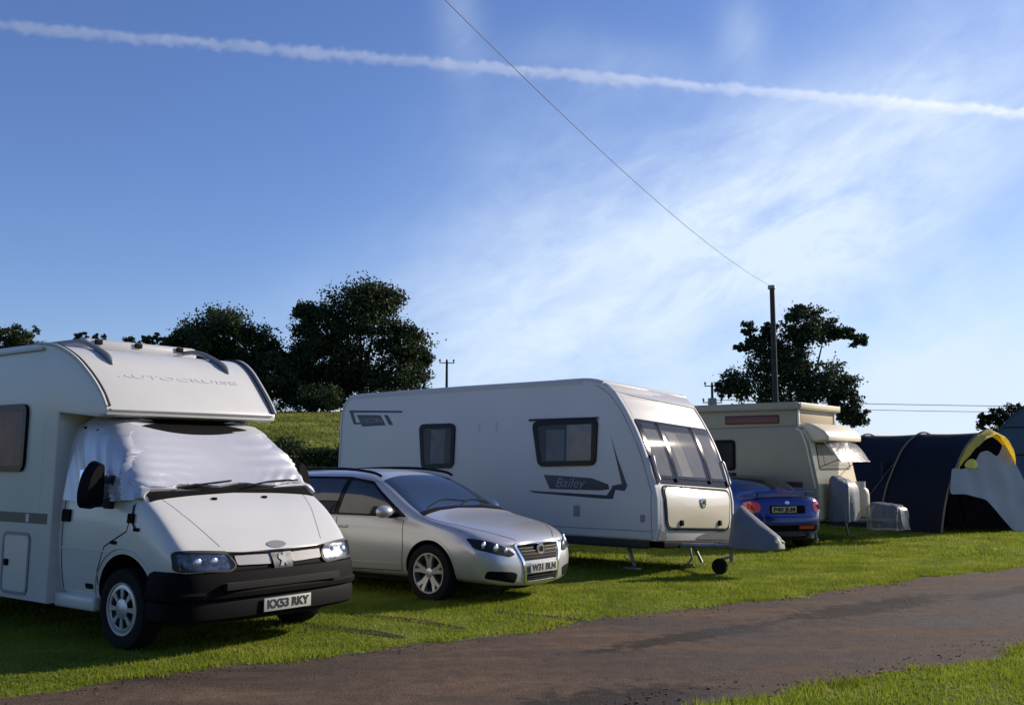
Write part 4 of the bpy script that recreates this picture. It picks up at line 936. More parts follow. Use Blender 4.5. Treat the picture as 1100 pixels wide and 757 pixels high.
# ================================================================== navy tunnel tent
ARCH = [(0, 0), (.10, .45), (.27, .95), (.56, 1.46), (.80, 1.80), (1.12, 2.06), (1.50, 2.20), (1.86, 2.06), (2.10, 1.76), (2.27, 1.42), (2.46, .98), (2.62, .48), (2.74, 0)]
def tunnel_tent():
    t = thing('tunnel_tent', 'large navy tunnel tent with a half-open grey and yellow front porch', 'tent', (9.19, 22.13, 0), math.radians(-65))
    A = catmull(ARCH, 4)
    bm = bmesh.new(); rows = []
    for i in range(31):
        x = -.02-5.4*i/30
        ph = (x % 1.8)/1.8; sag = .02*math.sin(ph*PI)
        end = max(0, (-x-4.6)/.8); k = 1-.55*end**2
        rows.append([bm.verts.new((x, 1.37+(y-1.37)*(1-sag*.6), z*(1-sag*.55)*k)) for y, z in A])
    for a, b in zip(rows, rows[1:]):
        for k in range(len(A)-1): bm.faces.new((a[k], a[k+1], b[k+1], b[k]))
    bm.faces.new(rows[-1])
    bmesh.ops.solidify(bm, geom=list(bm.faces), thickness=.012)
    obj('flysheet', bm, 'navy', t, 60)
    for x in (-.02, -1.8, -3.6):
        bm = bmesh.new(); tube(bm, [(x, 1.37+(y-1.37)*1.012, z*1.012+.01) for y, z in A], .022, 6)
        obj('pole_sleeve', bm, 'polefab', t)
    # yellow front arch with its short awning
    up = [(y, z) for y, z in A if z > 1.38]
    bm = bmesh.new(); rows = []
    for j, (x, k, dz) in enumerate(((-.02, 1.01, .02), (.08, 1.02, .015), (.18, 1.01, -.02), (.24, .99, -.05))):
        rows.append([bm.verts.new((x*(1-.8*abs(i/(len(up)-1)*2-1)**3), 1.42+(y-1.42)*k, z*k**.4+dz*(1-abs(i/(len(up)-1)*2-1)**2)+.012*math.sin(i*1.7))) for i, (y, z) in enumerate(up)])
    for a, b in zip(rows, rows[1:]):
        for k in range(len(up)-1): bm.faces.new((a[k], a[k+1], b[k+1], b[k]))
    bmesh.ops.solidify(bm, geom=list(bm.faces), thickness=.01); obj('awning', bm, 'yellow', t, 60)
    def sheet(P, x0, nm, m, amp=.02, f=9, lean=0.):
        b = _fill(P, .09)
        for v in b.verts:
            y, z = v.co.x, v.co.y
            v.co = Vector((x0+lean*(1.6-z)+amp*math.sin(y*f+z*2)+amp*.5*math.sin(z*7+y*3), y, z))
        bmesh.ops.solidify(b, geom=list(b.faces), thickness=.008); return obj(nm, b, m, t, 60)
    # yellow lining seen round the door
    top = [(y, z) for y, z in A if z > 1.30]
    ring = [(y, z-.0) for y, z in top] + [(1.42+(y-1.42)*.95, 1.30+(z-1.30)*.90) for y, z in reversed(top)]
    sheet(ring, .0, 'door_arch', 'yellow', .006)
    sheet(rpoly([(.30, 1.42), (.16, .86), (.60, .86), (1.20, .74), (1.60, .40), (1.98, .03), (2.80, .02), (2.62, .70), (2.42, 1.22), (2.20, 1.62), (2.02, 1.90), (1.92, 1.92), (1.78, 1.72), (1.66, 1.66), (1.45, 1.80), (1.15, 1.74), (.95, 1.50), (.60, 1.38)], .10), .05, 'door_flap', 'tentgrey', .012, 10, .06)
    sheet(rpoly([(.60, 1.46), (.85, 1.40), (1.06, 1.44), (1.02, 1.56), (.80, 1.62)], .06), .10, 'rolled_flap', 'yellow', .03, 20)
    # groundsheet and inner panel make the inside dark
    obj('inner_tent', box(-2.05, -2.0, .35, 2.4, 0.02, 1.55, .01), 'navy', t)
    for (y, yy) in ((.05, -1.1), (2.7, 3.9)):
        bm = bmesh.new(); tube(bm, [(-1.8, .5 if y < 1 else 2.2, 1.5), (-1.8, yy, .02)], .006, 5); obj('guy_line', bm, 'polefab', t)
tunnel_tent()
def slate_tent():
    t = thing('canvas_tent', 'big slate-blue tent at the far right edge, behind the yellow-arched tent', 'tent', (15.25, 33.0, 0), math.radians(-24))
    A = catmull([(0, 0), (.02, 1.2), (.12, 2.0), (.45, 2.62), (1.0, 3.15), (1.8, 3.42), (2.8, 3.42), (3.6, 3.15), (4.15, 2.62), (4.48, 2.0), (4.6, 1.2), (4.62, 0)], 5)
    bm = bmesh.new(); rows = []
    for i in range(9):
        y = 5*i/8; s = .05*math.sin(PI*((y % 2.5)/2.5))
        rows.append([bm.verts.new((x+(2.3-x)*s*.5, y, z*(1-s*.6))) for x, z in A])
    for a, b in zip(rows, rows[1:]):
        for k in range(len(A)-1): bm.faces.new((a[k], b[k], b[k+1], a[k+1]))
    bm.faces.new(rows[0]); bm.faces.new(rows[-1])
    obj('flysheet', bm, 'slate', t, 40)
    for z in (1.75, 2.62):
        bm = bmesh.new()
        xs = [p for p in A if p[1] >= z]
        tube(bm, [(xs[0][0], -.02, z), (xs[-1][0], -.02, z)], .018, 6); obj('seam_tape', bm, 'navy', t)
    bm = bmesh.new(); tube(bm, [(x, -.015, z) for x, z in A], .025, 6); obj('pole_sleeve', bm, 'slate', t)
slate_tent()
# ================================================================== terrain
def sstep(a, b, x): t = np.clip((x-a)/(b-a), 0, 1); return t*t*(3-2*t)
def hill(x, y):
    x = np.asarray(x, float); y = np.asarray(y, float)
    f = 1.2*sstep(27, 47, y) + 5.0*sstep(42, 102, y)**.9 + .5*sstep(100, 400, y)
    az = x/np.maximum(y, 5)
    k = 1 - .80*sstep(-.06, .22, az)
    return f*k + .10*np.sin(x*.11+y*.07)*sstep(40, 70, y)
def axis_pts(lo, hi, near, n):
    u = np.linspace(-1, 1, n); v = np.sign(u)*np.abs(u)**2.6
    return v
def make_ground():
    u = np.linspace(-1, 1, 141); xs = np.sign(u)*(np.abs(u)**3)*900 + u*40
    w = np.linspace(0, 1, 170); ys = -60 + w*150 + (w**4)*900
    X, Y = np.meshgrid(xs, ys); Z = hill(X, Y)
    v = np.stack([X.ravel(), Y.ravel(), Z.ravel()], 1); nx, ny = len(xs), len(ys)
    i = np.arange(nx-1)[None]+np.arange(ny-1)[:, None]*nx; i = i.ravel()
    f = np.stack([i, i+1, i+1+nx, i+nx], 1)
    me = bpy.data.meshes.new('ground'); me.from_pydata(v.tolist(), [], f.tolist()); smooth(me, 80)
    m = bpy.data.materials.new('turf'); m.use_nodes = True; nt = m.node_tree; b = nt.nodes['Principled BSDF']
    g = nt.nodes.new('ShaderNodeNewGeometry')
    n1 = nt.nodes.new('ShaderNodeTexNoise'); n1.inputs['Scale'].default_value = .5; n1.inputs['Detail'].default_value = 8
    n2 = nt.nodes.new('ShaderNodeTexNoise'); n2.inputs['Scale'].default_value = 22; n2.inputs['Detail'].default_value = 6
    mp = nt.nodes.new('ShaderNodeMapping'); mp.inputs['Scale'].default_value = (.7, 2.2, 1)
    nt.links.new(g.outputs['Position'], mp.inputs['Vector']); nt.links.new(mp.outputs['Vector'], n1.inputs['Vector']); nt.links.new(g.outputs['Position'], n2.inputs['Vector'])
    mx = nt.nodes.new('ShaderNodeMath'); mx.operation = 'ADD'
    m2 = nt.nodes.new('ShaderNodeMath'); m2.operation = 'MULTIPLY'; m2.inputs[1].default_value = .5
    nt.links.new(n1.outputs['Fac'], mx.inputs[0]); nt.links.new(n2.outputs['Fac'], mx.inputs[1]); nt.links.new(mx.outputs[0], m2.inputs[0])
    r = nt.nodes.new('ShaderNodeValToRGB'); r.color_ramp.elements[0].position = .36; r.color_ramp.elements[1].position = .62
    r.color_ramp.elements[0].color = (.07, .085, .014, 1); r.color_ramp.elements[1].color = (.17, .225, .024, 1)
    nt.links.new(m2.outputs[0], r.inputs['Fac']); nt.links.new(r.outputs['Color'], b.inputs['Base Color']); b.inputs['Roughness'].default_value = .9
    b.inputs['Specular IOR Level'].default_value = .15
    bp = nt.nodes.new('ShaderNodeBump'); bp.inputs['Strength'].default_value = .9; bp.inputs['Distance'].default_value = .05
    nt.links.new(n2.outputs['Fac'], bp.inputs['Height']); nt.links.new(bp.outputs['Normal'], b.inputs['Normal'])
    o = link('ground', me, None, m); tag(o, None, None, None, 'structure'); return o
make_ground()
# ---- the farm track:  n.p between two parallel lines, edges ragged
NX, NY = .6105, -.7920; TX, TY = .7920, .6105
rng = np.random.default_rng(5)
def edge_wob(t, k):
    return .07*np.sin(t*1.3+k)+.05*np.sin(t*3.1+2*k)+.03*np.sin(t*7.7+k*5)+.018*np.sin(t*19+k)
S_FAR, S_NEAR = -7.66, -4.42
def make_track():
    ts = np.concatenate([np.arange(-40, -2, .5), np.arange(-2, 22, .06), np.arange(22, 70, .5)]); K = 30
    rows = []
    for t in ts:
        a = S_FAR+edge_wob(t, 1.); b = S_NEAR+edge_wob(t, 4.)+ .10*np.sin(t*.8)
        for j in range(K+1):
            s = a+(b-a)*j/K; c = math.sin(PI*j/K)
            z = .006+.02*c + .006*math.sin(s*5+t*2)*c
            rows.append((NX*s+TX*t, NY*s+TY*t, z))
    n = K+1; f = [(i*n+j, i*n+j+1, (i+1)*n+j+1, (i+1)*n+j) for i in range(len(ts)-1) for j in range(K)]
    me = bpy.data.meshes.new('track'); me.from_pydata(rows, [], f); smooth(me, 80)
    m = bpy.data.materials.new('worn_dirt_track'); m.use_nodes = True; nt = m.node_tree; b = nt.nodes['Principled BSDF']
    g = nt.nodes.new('ShaderNodeNewGeometry')
    rot = nt.nodes.new('ShaderNodeMapping'); rot.inputs['Rotation'].default_value = (0, 0, -math.atan2(TY, TX)); rot.inputs['Scale'].default_value = (.35, 1.5, 1)
    rot.vector_type = 'POINT'
    nt.links.new(g.outputs['Position'], rot.inputs['Vector'])
    def noise(sc, det, vec, ro=.5):
        n = nt.nodes.new('ShaderNodeTexNoise'); n.inputs['Scale'].default_value = sc; n.inputs['Detail'].default_value = det; n.inputs['Roughness'].default_value = ro
        nt.links.new(vec, n.inputs['Vector']); return n.outputs['Fac']
    big = noise(1.1, 7, rot.outputs['Vector'], .6); fine = noise(55, 5, g.outputs['Position'], .7); med = noise(6, 6, g.outputs['Position'], .65)
    r = nt.nodes.new('ShaderNodeValToRGB'); e = r.color_ramp.elements
    e[0].position = .33; e[0].color = (.036, .024, .015, 1); e[1].position = .70; e[1].color = (.20, .135, .085, 1)
    x = e.new(.47); x.color = (.105, .071, .046, 1)
    nt.links.new(big, r.inputs['Fac'])
    r2 = nt.nodes.new('ShaderNodeValToRGB'); r2.color_ramp.elements[0].position = .3; r2.color_ramp.elements[1].position = .7
    r2.color_ramp.elements[0].color = (.55, .55, .55, 1); r2.color_ramp.elements[1].color = (1.25, 1.2, 1.15, 1)
    nt.links.new(fine, r2.inputs['Fac'])
    r3 = nt.nodes.new('ShaderNodeValToRGB'); r3.color_ramp.elements[0].position = .35; r3.color_ramp.elements[1].position = .6
    r3.color_ramp.elements[0].color = (.72, .70, .70, 1); r3.color_ramp.elements[1].color = (1.05, 1.05, 1.05, 1)
    nt.links.new(med, r3.inputs['Fac'])
    def mul(a, c):
        k = nt.nodes.new('ShaderNodeMix'); k.data_type = 'RGBA'; k.blend_type = 'MULTIPLY'; k.inputs[0].default_value = 1
        nt.links.new(a, k.inputs[6]); nt.links.new(c, k.inputs[7]); return k.outputs[2]
    # the damp churned patch where the track surface has broken up
    def patch(px, py, ra, rb):
        sb = nt.nodes.new('ShaderNodeVectorMath'); sb.operation = 'SUBTRACT'; sb.inputs[1].default_value = (px, py, 0); nt.links.new(g.outputs['Position'], sb.inputs[0])
        rm = nt.nodes.new('ShaderNodeMapping'); rm.vector_type = 'TEXTURE'; rm.inputs['Rotation'].default_value = (0, 0, math.atan2(TY, TX)); rm.inputs['Scale'].default_value = (ra, rb, 1); nt.links.new(sb.outputs[0], rm.inputs['Vector'])
        ln = nt.nodes.new('ShaderNodeVectorMath'); ln.operation = 'LENGTH'; nt.links.new(rm.outputs[0], ln.inputs[0])
        ad_ = nt.nodes.new('ShaderNodeMath'); ad_.operation = 'MULTIPLY_ADD'; nt.links.new(med, ad_.inputs[0]); ad_.inputs[1].default_value = 2.2; ad_.inputs[2].default_value = -1.1
        sm = nt.nodes.new('ShaderNodeMath'); sm.operation = 'ADD'; nt.links.new(ln.outputs['Value'], sm.inputs[0]); nt.links.new(ad_.outputs[0], sm.inputs[1])
        mr_ = nt.nodes.new('ShaderNodeMapRange'); mr_.inputs[1].default_value = .7; mr_.inputs[2].default_value = 1.15; mr_.inputs[3].default_value = .30; mr_.inputs[4].default_value = 1.; nt.links.new(sm.outputs[0], mr_.inputs[0])
        return mr_.outputs[0]
    pa = patch(.55, 6.75, 1.0, .38); pb = patch(3.9, 11.2, 1.6, .35); pc = patch(5.9, 12.4, 1.2, .22); pd = patch(1.6, 9.3, 1.3, .2)
    def mn(a, c):
        k = nt.nodes.new('ShaderNodeMath'); k.operation = 'MINIMUM'; nt.links.new(a, k.inputs[0]); nt.links.new(c, k.inputs[1]); return k.outputs[0]
    cc = nt.nodes.new('ShaderNodeCombineColor'); pp = mn(mn(pa, pb), mn(pc, pd))
    for q in range(3): nt.links.new(pp, cc.inputs[q])
    nt.links.new(mul(mul(mul(r.outputs['Color'], r2.outputs['Color']), r3.outputs['Color']), cc.outputs[0]), b.inputs['Base Color'])
    rr = nt.nodes.new('ShaderNodeMapRange'); rr.inputs[1].default_value = .35; rr.inputs[2].default_value = .6; rr.inputs[3].default_value = .62; rr.inputs[4].default_value = .95
    nt.links.new(big, rr.inputs[0]); nt.links.new(rr.outputs[0], b.inputs['Roughness']); b.inputs['Specular IOR Level'].default_value = .3
    ad = nt.nodes.new('ShaderNodeMath'); ad.operation = 'ADD'; nt.links.new(fine, ad.inputs[0]); nt.links.new(med, ad.inputs[1])
    bp = nt.nodes.new('ShaderNodeBump'); bp.inputs['Strength'].default_value = 1.; bp.inputs['Distance'].default_value = .035
    nt.links.new(ad.outputs[0], bp.inputs['Height']); nt.links.new(bp.outputs['Normal'], b.inputs['Normal'])
    tag(link('track', me, None, m), None, None, None, 'structure')
make_track()
# ---- grass blades
def quads_mesh(name, V, m, nper=3):
    n = len(V)//nper
    me = bpy.data.meshes.new(name); me.vertices.add(len(V)); me.vertices.foreach_set('co', V.astype(np.float32).ravel())
    me.loops.add(len(V)); me.loops.foreach_set('vertex_index', np.arange(len(V), dtype=np.int32))
    me.polygons.add(n); me.polygons.foreach_set('loop_start', np.arange(0, n*nper, nper, dtype=np.int32)); me.polygons.foreach_set('loop_total', np.full(n, nper, dtype=np.int32))
    me.update(calc_edges=True); me.materials.append(M[m]); return me
DARK_STRIPS = ((-1.75, 10.90, 1.7), (-2.05, 10.20, 1.4), (-.2, 11.0, 1.2))  # dark strips across the lawn, with the blades thinned over them
def add_dark_strips():
    V = []; F = []
    for (rx, ry, ln) in DARK_STRIPS:
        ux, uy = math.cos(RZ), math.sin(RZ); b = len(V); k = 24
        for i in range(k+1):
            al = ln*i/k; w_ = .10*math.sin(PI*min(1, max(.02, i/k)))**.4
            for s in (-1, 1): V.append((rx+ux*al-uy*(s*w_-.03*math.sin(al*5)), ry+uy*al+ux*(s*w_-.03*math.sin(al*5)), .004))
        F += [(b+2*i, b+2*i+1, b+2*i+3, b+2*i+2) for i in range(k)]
    me = bpy.data.meshes.new('dark_strips'); me.from_pydata(V, [], F)
    tag(link('dark_strips', me, None, mat('strip_dark_olive', (.055, .050, .020), .95, spec=.1, noise=.5, nscale=9, bump=.8, bscale=25)), None, None, None, 'structure')
add_dark_strips()
def blades():
    P = []
    def strip(s0, s1, t0, t1, dens, h, w):
        n = int(abs(s1-s0)*(t1-t0)*dens); s = rng.uniform(min(s0, s1), max(s0, s1), n); t = rng.uniform(t0, t1, n)
        x = NX*s+TX*t; y = NY*s+TY*t
        a = x/np.maximum(y, .1)
        ok = (y > 5) & (np.abs(a) < .80) & ~((s > S_FAR+edge_wob(t, 1.)+.02-.05*rng.random(n)) & (s < S_NEAR+edge_wob(t, 4.)+.10*np.sin(t*.8)-.02+.05*rng.random(n)))
        for (rx, ry, ln) in DARK_STRIPS:
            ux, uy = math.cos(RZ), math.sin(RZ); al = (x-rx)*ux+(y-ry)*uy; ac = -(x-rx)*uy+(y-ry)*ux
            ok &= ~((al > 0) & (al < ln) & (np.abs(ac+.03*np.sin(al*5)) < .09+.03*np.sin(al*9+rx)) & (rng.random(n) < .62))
        # thin and worn patches
        q = np.sin(x*1.9+y*.7)+np.sin(y*2.3-x*1.1)+np.sin(x*5.1+y*3.7)*.5
        ok &= rng.random(n) > np.clip(.15*(q-1.0), 0, .7)
        x, y, q = x[ok], y[ok], q[ok]
        P.append(np.stack([x, y, np.full(len(x), h)*rng.uniform(.4, 1.6, len(x))*(1+.22*q), np.full(len(x), w)*rng.uniform(.6, 1.4, len(x))], 1))
    strip(S_FAR, S_FAR-3.0, -2, 16, 3400, .024, .009)
    strip(S_FAR-3.0, S_FAR-9, -2, 30, 900, .032, .015)
    strip(S_FAR, S_FAR-3.0, 16, 32, 900, .036, .015)
    strip(S_NEAR-.3, S_NEAR+3.6, 3, 17, 4200, .027, .008)
    # scattered tufts growing along both verges and a few out on the track
    for sc, kk in ((S_FAR, 1.), (S_NEAR, 4.)):
        n = 9000; tt = rng.uniform(-2, 20, n); cl_ = np.sin(tt*5.3)+np.sin(tt*2.1+1)
        tt = tt[(cl_ > .1)]; s = sc+edge_wob(tt, kk)+(.10*np.sin(tt*.8) if kk > 2 else 0)+rng.normal(0, .06, len(tt))
        P.append(np.stack([NX*s+TX*tt, NY*s+TY*tt, rng.uniform(.02, .07, len(tt)), rng.uniform(.008, .014, len(tt))], 1))
    A = np.concatenate(P); n = len(A); x, y, h, w = A.T
    z = hill(x, y); a = rng.uniform(0, 2*PI, n); dx, dy = np.cos(a)*w/2, np.sin(a)*w/2
    lx, ly = rng.normal(0, .45, n)*h, rng.normal(0, .45, n)*h
    V = np.stack([np.stack([x-dx, y-dy, z-.003], 1), np.stack([x+dx, y+dy, z-.003], 1), np.stack([x+lx, y+ly, z+h], 1)], 1).reshape(-1, 3)
    o = link('grass', quads_mesh('grass', V, 'blade'), None); tag(o, 'short mown green grass either side of the brown track', None, None, 'stuff')
    print('blades', n)
blades()
# ---- loose debris on the track: dark wet clods near the camera
def clods():
    bm = bmesh.new(); random.seed(11)
    def stone(x, y, r, z0):
        t = bmesh.new(); bmesh.ops.create_icosphere(t, subdivisions=1, radius=r)
        for v in t.verts: v.co *= random.uniform(.7, 1.25); v.co.z *= .6
        t.transform(Matrix.Translation((x, y, z0+r*.2))); merge(bm, t)
    for k in range(130):
        u = random.gauss(0, 1)*.42; w_ = random.gauss(0, 1)*.13
        stone(.62+u*TX+w_*NX, 6.85+u*TY+w_*NY, random.uniform(.006, .016), .012)
    for k in range(1500):
        s = random.choice((random.uniform(S_FAR, S_NEAR), random.gauss(S_FAR+.15, .12), random.gauss(S_NEAR-.2, .15))); t = random.uniform(-1, 12)
        stone(NX*s+TX*t, NY*s+TY*t, random.uniform(.003, .010), .012)
    tag(obj('loose_stones', bm, 'stone'), 'dark clods and small stones lying on the track', None, None, 'stuff')
clods()

# ================================================================== trees
def tree(name, label, loc, clumps, leaf=.30, nsub=42, nleaf=64, m='leaf', trunk=(.35, 3.), seedv=1, group=None, sub=.20, tight=.62, limbs=True, cat='tree'):
    r = np.random.default_rng(seedv)
    t = thing(name, label, cat, loc, 0, group)
    V = []
    for (cx, cy, cz, rx, ry, rz) in clumps:
        k = max(8, int(nsub*(rx*rz)**.5/2.0))
        d = r.normal(size=(k, 3)); d /= np.linalg.norm(d, axis=1)[:, None]
        rad = r.uniform(.15, 1.0, k)**.5
        c = np.array([cx, cy, cz])+d*rad[:, None]*np.array([rx, ry, rz])*.92
        rs = np.array([rx, ry, rz]).mean()*sub*r.uniform(.6, 1.4, k)
        for q, s in zip(c, rs):
            nl = int(nleaf*r.uniform(.6, 1.3))
            p = q+r.normal(0, tight, (nl, 3))*s*np.array([1.15, 1.15, .8])
            a = r.normal(size=(nl, 3)); a /= np.linalg.norm(a, axis=1)[:, None]
            b = np.cross(a, r.normal(size=(nl, 3))); b /= np.linalg.norm(b, axis=1)[:, None]
            L = leaf*r.uniform(.6, 1.3, nl)[:, None]
            V.append(np.stack([p-a*L*.5, p+b*L*.34, p+a*L*.5, p-b*L*.34], 1).reshape(-1, 3))
    V = np.concatenate(V)
    o = link('crown', quads_mesh('crown', V, m, 4), t)
    bm = bmesh.new(); w0, h0 = trunk
    top = Vector((np.mean([c[0] for c in clumps]), 0, h0))
    tube(bm, [(0, 0, -.4), (w0*.1, 0, h0*.4), (top.x*.3, 0, h0)], [w0*1.25, w0*.85, w0*.7], 10)
    if limbs:
        for (cx, cy, cz, rx, ry, rz) in clumps:
            if max(rx, rz) < 1.25: continue
            a = Vector((top.x*.3, 0, h0)); b = Vector((cx, cy, cz)); mid = a.lerp(b, .5)+Vector((0, 0, -.12*(b-a).length))
            tube(bm, [a, mid, b], [w0*.5, w0*.3, w0*.06], 7)
            for j in range(5 if rx > 1.5 else 0):
                e = b+Vector(r.normal(size=3))*.35*Vector((rx, ry, rz)).length/1.7
                tube(bm, [mid.lerp(b, .6), mid.lerp(b, .6).lerp(e, .5)+Vector((0, 0, .1)), e], [w0*.16, w0*.09, w0*.03], 5)
    obj('trunk', bm, 'bark', t)
    return t
def hz(x, y): return float(hill(x, y))
def rebase(L, zb): return [(a, b, c-zb, d, e, f) for a, b, c, d, e, f in L]
def plant(name, label, x, y, L, **k):
    zb = hz(x, y); return tree(name, label, (x, y, zb), rebase(L, zb), **k)
plant('oak_tree', 'tallest broad oak on the field ridge, standing clear above the long caravan', -14.7, 100,
 [(-0.1,-1.1,15.8,4.2,3.6,3.3), (-4.1,0.1,14.7,3.1,2.6,2.2), (3.9,-0.4,12.7,3.1,2.6,2.4), (-1.5,0.4,10.8,3.8,3.2,3.1), (-3.3,0.5,9.0,3.6,3.1,2.4), (3.6,-1.5,9.4,3.5,2.9,2.2), (-5.5,-0.8,16.0,1.6,1.4,0.9), (1.4,1.0,17.3,3.1,2.6,1.8), (5.4,-0.4,11.5,1.5,1.2,1.3)], seedv=3, trunk=(.5, 3.5), nsub=76)
plant('oak_tree', 'rounded dark tree behind the motorhome roof, left of the tallest oak', -26.8, 95,
 [(-0.4,-1.1,13.3,4.0,3.4,2.3), (-3.2,1.1,13.0,2.2,1.9,1.6), (2.3,-0.1,11.6,3.1,2.6,2.6), (-1.4,1.3,10.7,4.0,3.4,2.6), (4.3,-0.1,9.2,2.9,2.5,2.4), (-4.9,0.2,12.1,1.2,1.0,0.9)], seedv=4, trunk=(.45, 3.), nsub=76)
plant('small_tree', 'low bushy tree filling the gap between the two big ridge trees', -19.4, 98,
 [(-0.7,-0.7,11.0,1.6,1.7,2.0), (0.4,0.2,12.3,1.5,1.3,1.2), (-2.4,0.6,10.6,1.7,1.4,1.8), (-1.3,1.0,8.6,2.7,2.3,1.8), (1.1,0.1,7.3,2.3,2.0,1.2)], seedv=5, trunk=(.2, 1.5), nsub=76)
plant('green_tree', 'lighter green tree cut by the left edge of the view, above the motorhome roof', -42.1, 85,
 [(-0.3,0.5,11.6,2.0,1.7,1.4), (0.9,0.3,11.0,1.5,1.3,0.9), (-2.6,-1.0,12.0,2.3,2.0,1.9), (-1.5,0,8.6,3.2,2.6,2.2)], seedv=6, m='leafbush', trunk=(.3, 2.))
plant('sapling', 'thin open-branched sapling beside the green tree at the left edge', -37.2, 80,
 [(-0.3,0.2,11.9,0.4,0.5,0.6), (-0.8,0.1,10.9,0.7,0.6,0.6), (0.4,-0.2,10.5,0.9,0.7,0.4), (-.2, 0, 8.6, 1.0, .9, 1.4)], seedv=7, m='leafbush', trunk=(.12, 2.5), leaf=.16, nsub=40, nleaf=26)
plant('small_tree', 'small twin-topped tree peeping over the motorhome roof left of its roof rail', -37.2, 90,
 [(-0.8,-0.3,12.4,0.7,0.6,0.5), (0.5,0.3,12.3,0.7,0.6,0.5), (-0.1,-0.0,11.6,1.5,1.3,0.7), (0, 0, 9.4, 1.9, 1.6, 1.6)], seedv=8, m='leafbush', trunk=(.16, 2.), leaf=.18, nsub=50)
plant('small_tree', 'low ragged tree just showing over the motorhome roof vent, left of the rounded dark tree', -33.3, 92,
 [(-1.2,0.2,12.1,1.0,0.9,0.6), (0.3,0.4,12.3,1.2,1.0,0.7), (1.3,0.2,12.6,0.8,0.6,0.5), (-2.5,0.5,11.6,1.2,1.0,0.5), (-.4, .3, 9.6, 2.5, 1.8, 1.9)], seedv=9, m='leafbush', trunk=(.18, 2.), leaf=.18, nsub=50)
plant('field_oak', 'ragged open-crowned oak behind the tall pole and the cream camper', 16.4, 60,
 [(0.8,-0.2,9.5,1.6,1.4,1.3), (-0.0,0.5,7.9,1.4,1.3,1.5), (-1.0,-0.1,7.1,1.9,1.6,1.4), (2.3,0.6,9.3,1.3,1.1,0.7), (3.3,0.3,9.0,0.7,0.6,0.5), (3.8,-0.3,8.6,0.7,0.6,0.4), (-2.0,-0.2,8.2,0.7,0.6,0.7), (-2.5,-0.1,9.3,0.4,0.4,0.5), (-2.8,0.2,8.2,0.5,0.4,0.3), (-2.3,-0.1,6.0,2.0,1.7,1.1), (0.0,0.3,5.3,2.2,1.9,1.3), (1.8,-0.4,6.1,2.0,1.7,1.3), (3.0,0.0,5.1,1.2,1.0,1.2), (3.5,-0.1,4.1,1.0,0.8,0.8), (-3.8,-0.1,5.7,0.8,0.6,0.5), (0.8,0.1,10.3,0.9,0.7,0.5), (-1.2,0.1,9.0,0.5,0.6,0.8), (0.5,0.4,6.9,1.1,0.9,0.9)],
 seedv=10, m='leafoak', trunk=(.32, 2.6), leaf=.19, nsub=72, nleaf=62, sub=.22)
plant('small_tree', 'dark rounded tree behind the big slate-blue tent at the far right', 33.4, 70,
 [(-0.2,0.2,4.6,1.0,0.9,0.6), (-1.1,0.2,4.2,0.6,0.5,0.6), (1.2,0.4,4.7,1.1,1.0,0.8), (2.8,0.7,4.4,1.5,1.3,1.0), (1, 0, 3.2, 2.4, 1.8, 1.4)], seedv=12, trunk=(.2, 1.), leaf=.18, nsub=60)
for i, (x, y, z, rx, rz, lab) in enumerate(((-22.5, 96, 7.8, 4.2, 1.8, 'wide low bush under the rounded dark tree at the top of the field'), (-17.6, 92, 7.2, 2.6, 1.4, 'bush at the top of the field beneath the low bushy tree'), (-12.0, 94, 7.0, 3.0, 1.2, 'bush at the foot of the tallest oak'), (-30.5, 94, 8.4, 4.0, 2.2, 'thick bush behind the motorhome roof, left of the wide low bush'), (-38.5, 92, 8.2, 4.5, 2.0, 'leftmost thick bush on the ridge behind the motorhome'))):
    plant('bush', lab, x, y, [(0, 0, z, rx, 1.8, rz), (-rx*.5, .3, z-.3, rx*.5, 1.4, rz*.9), (rx*.5, -.2, z-.3, rx*.5, 1.4, rz*.8)], seedv=20+i, m='leafbush' if i in (1,) else 'leaf', trunk=(.12, .5), leaf=.2, nsub=46, limbs=False, group='bushes along the field ridge', cat='bush')

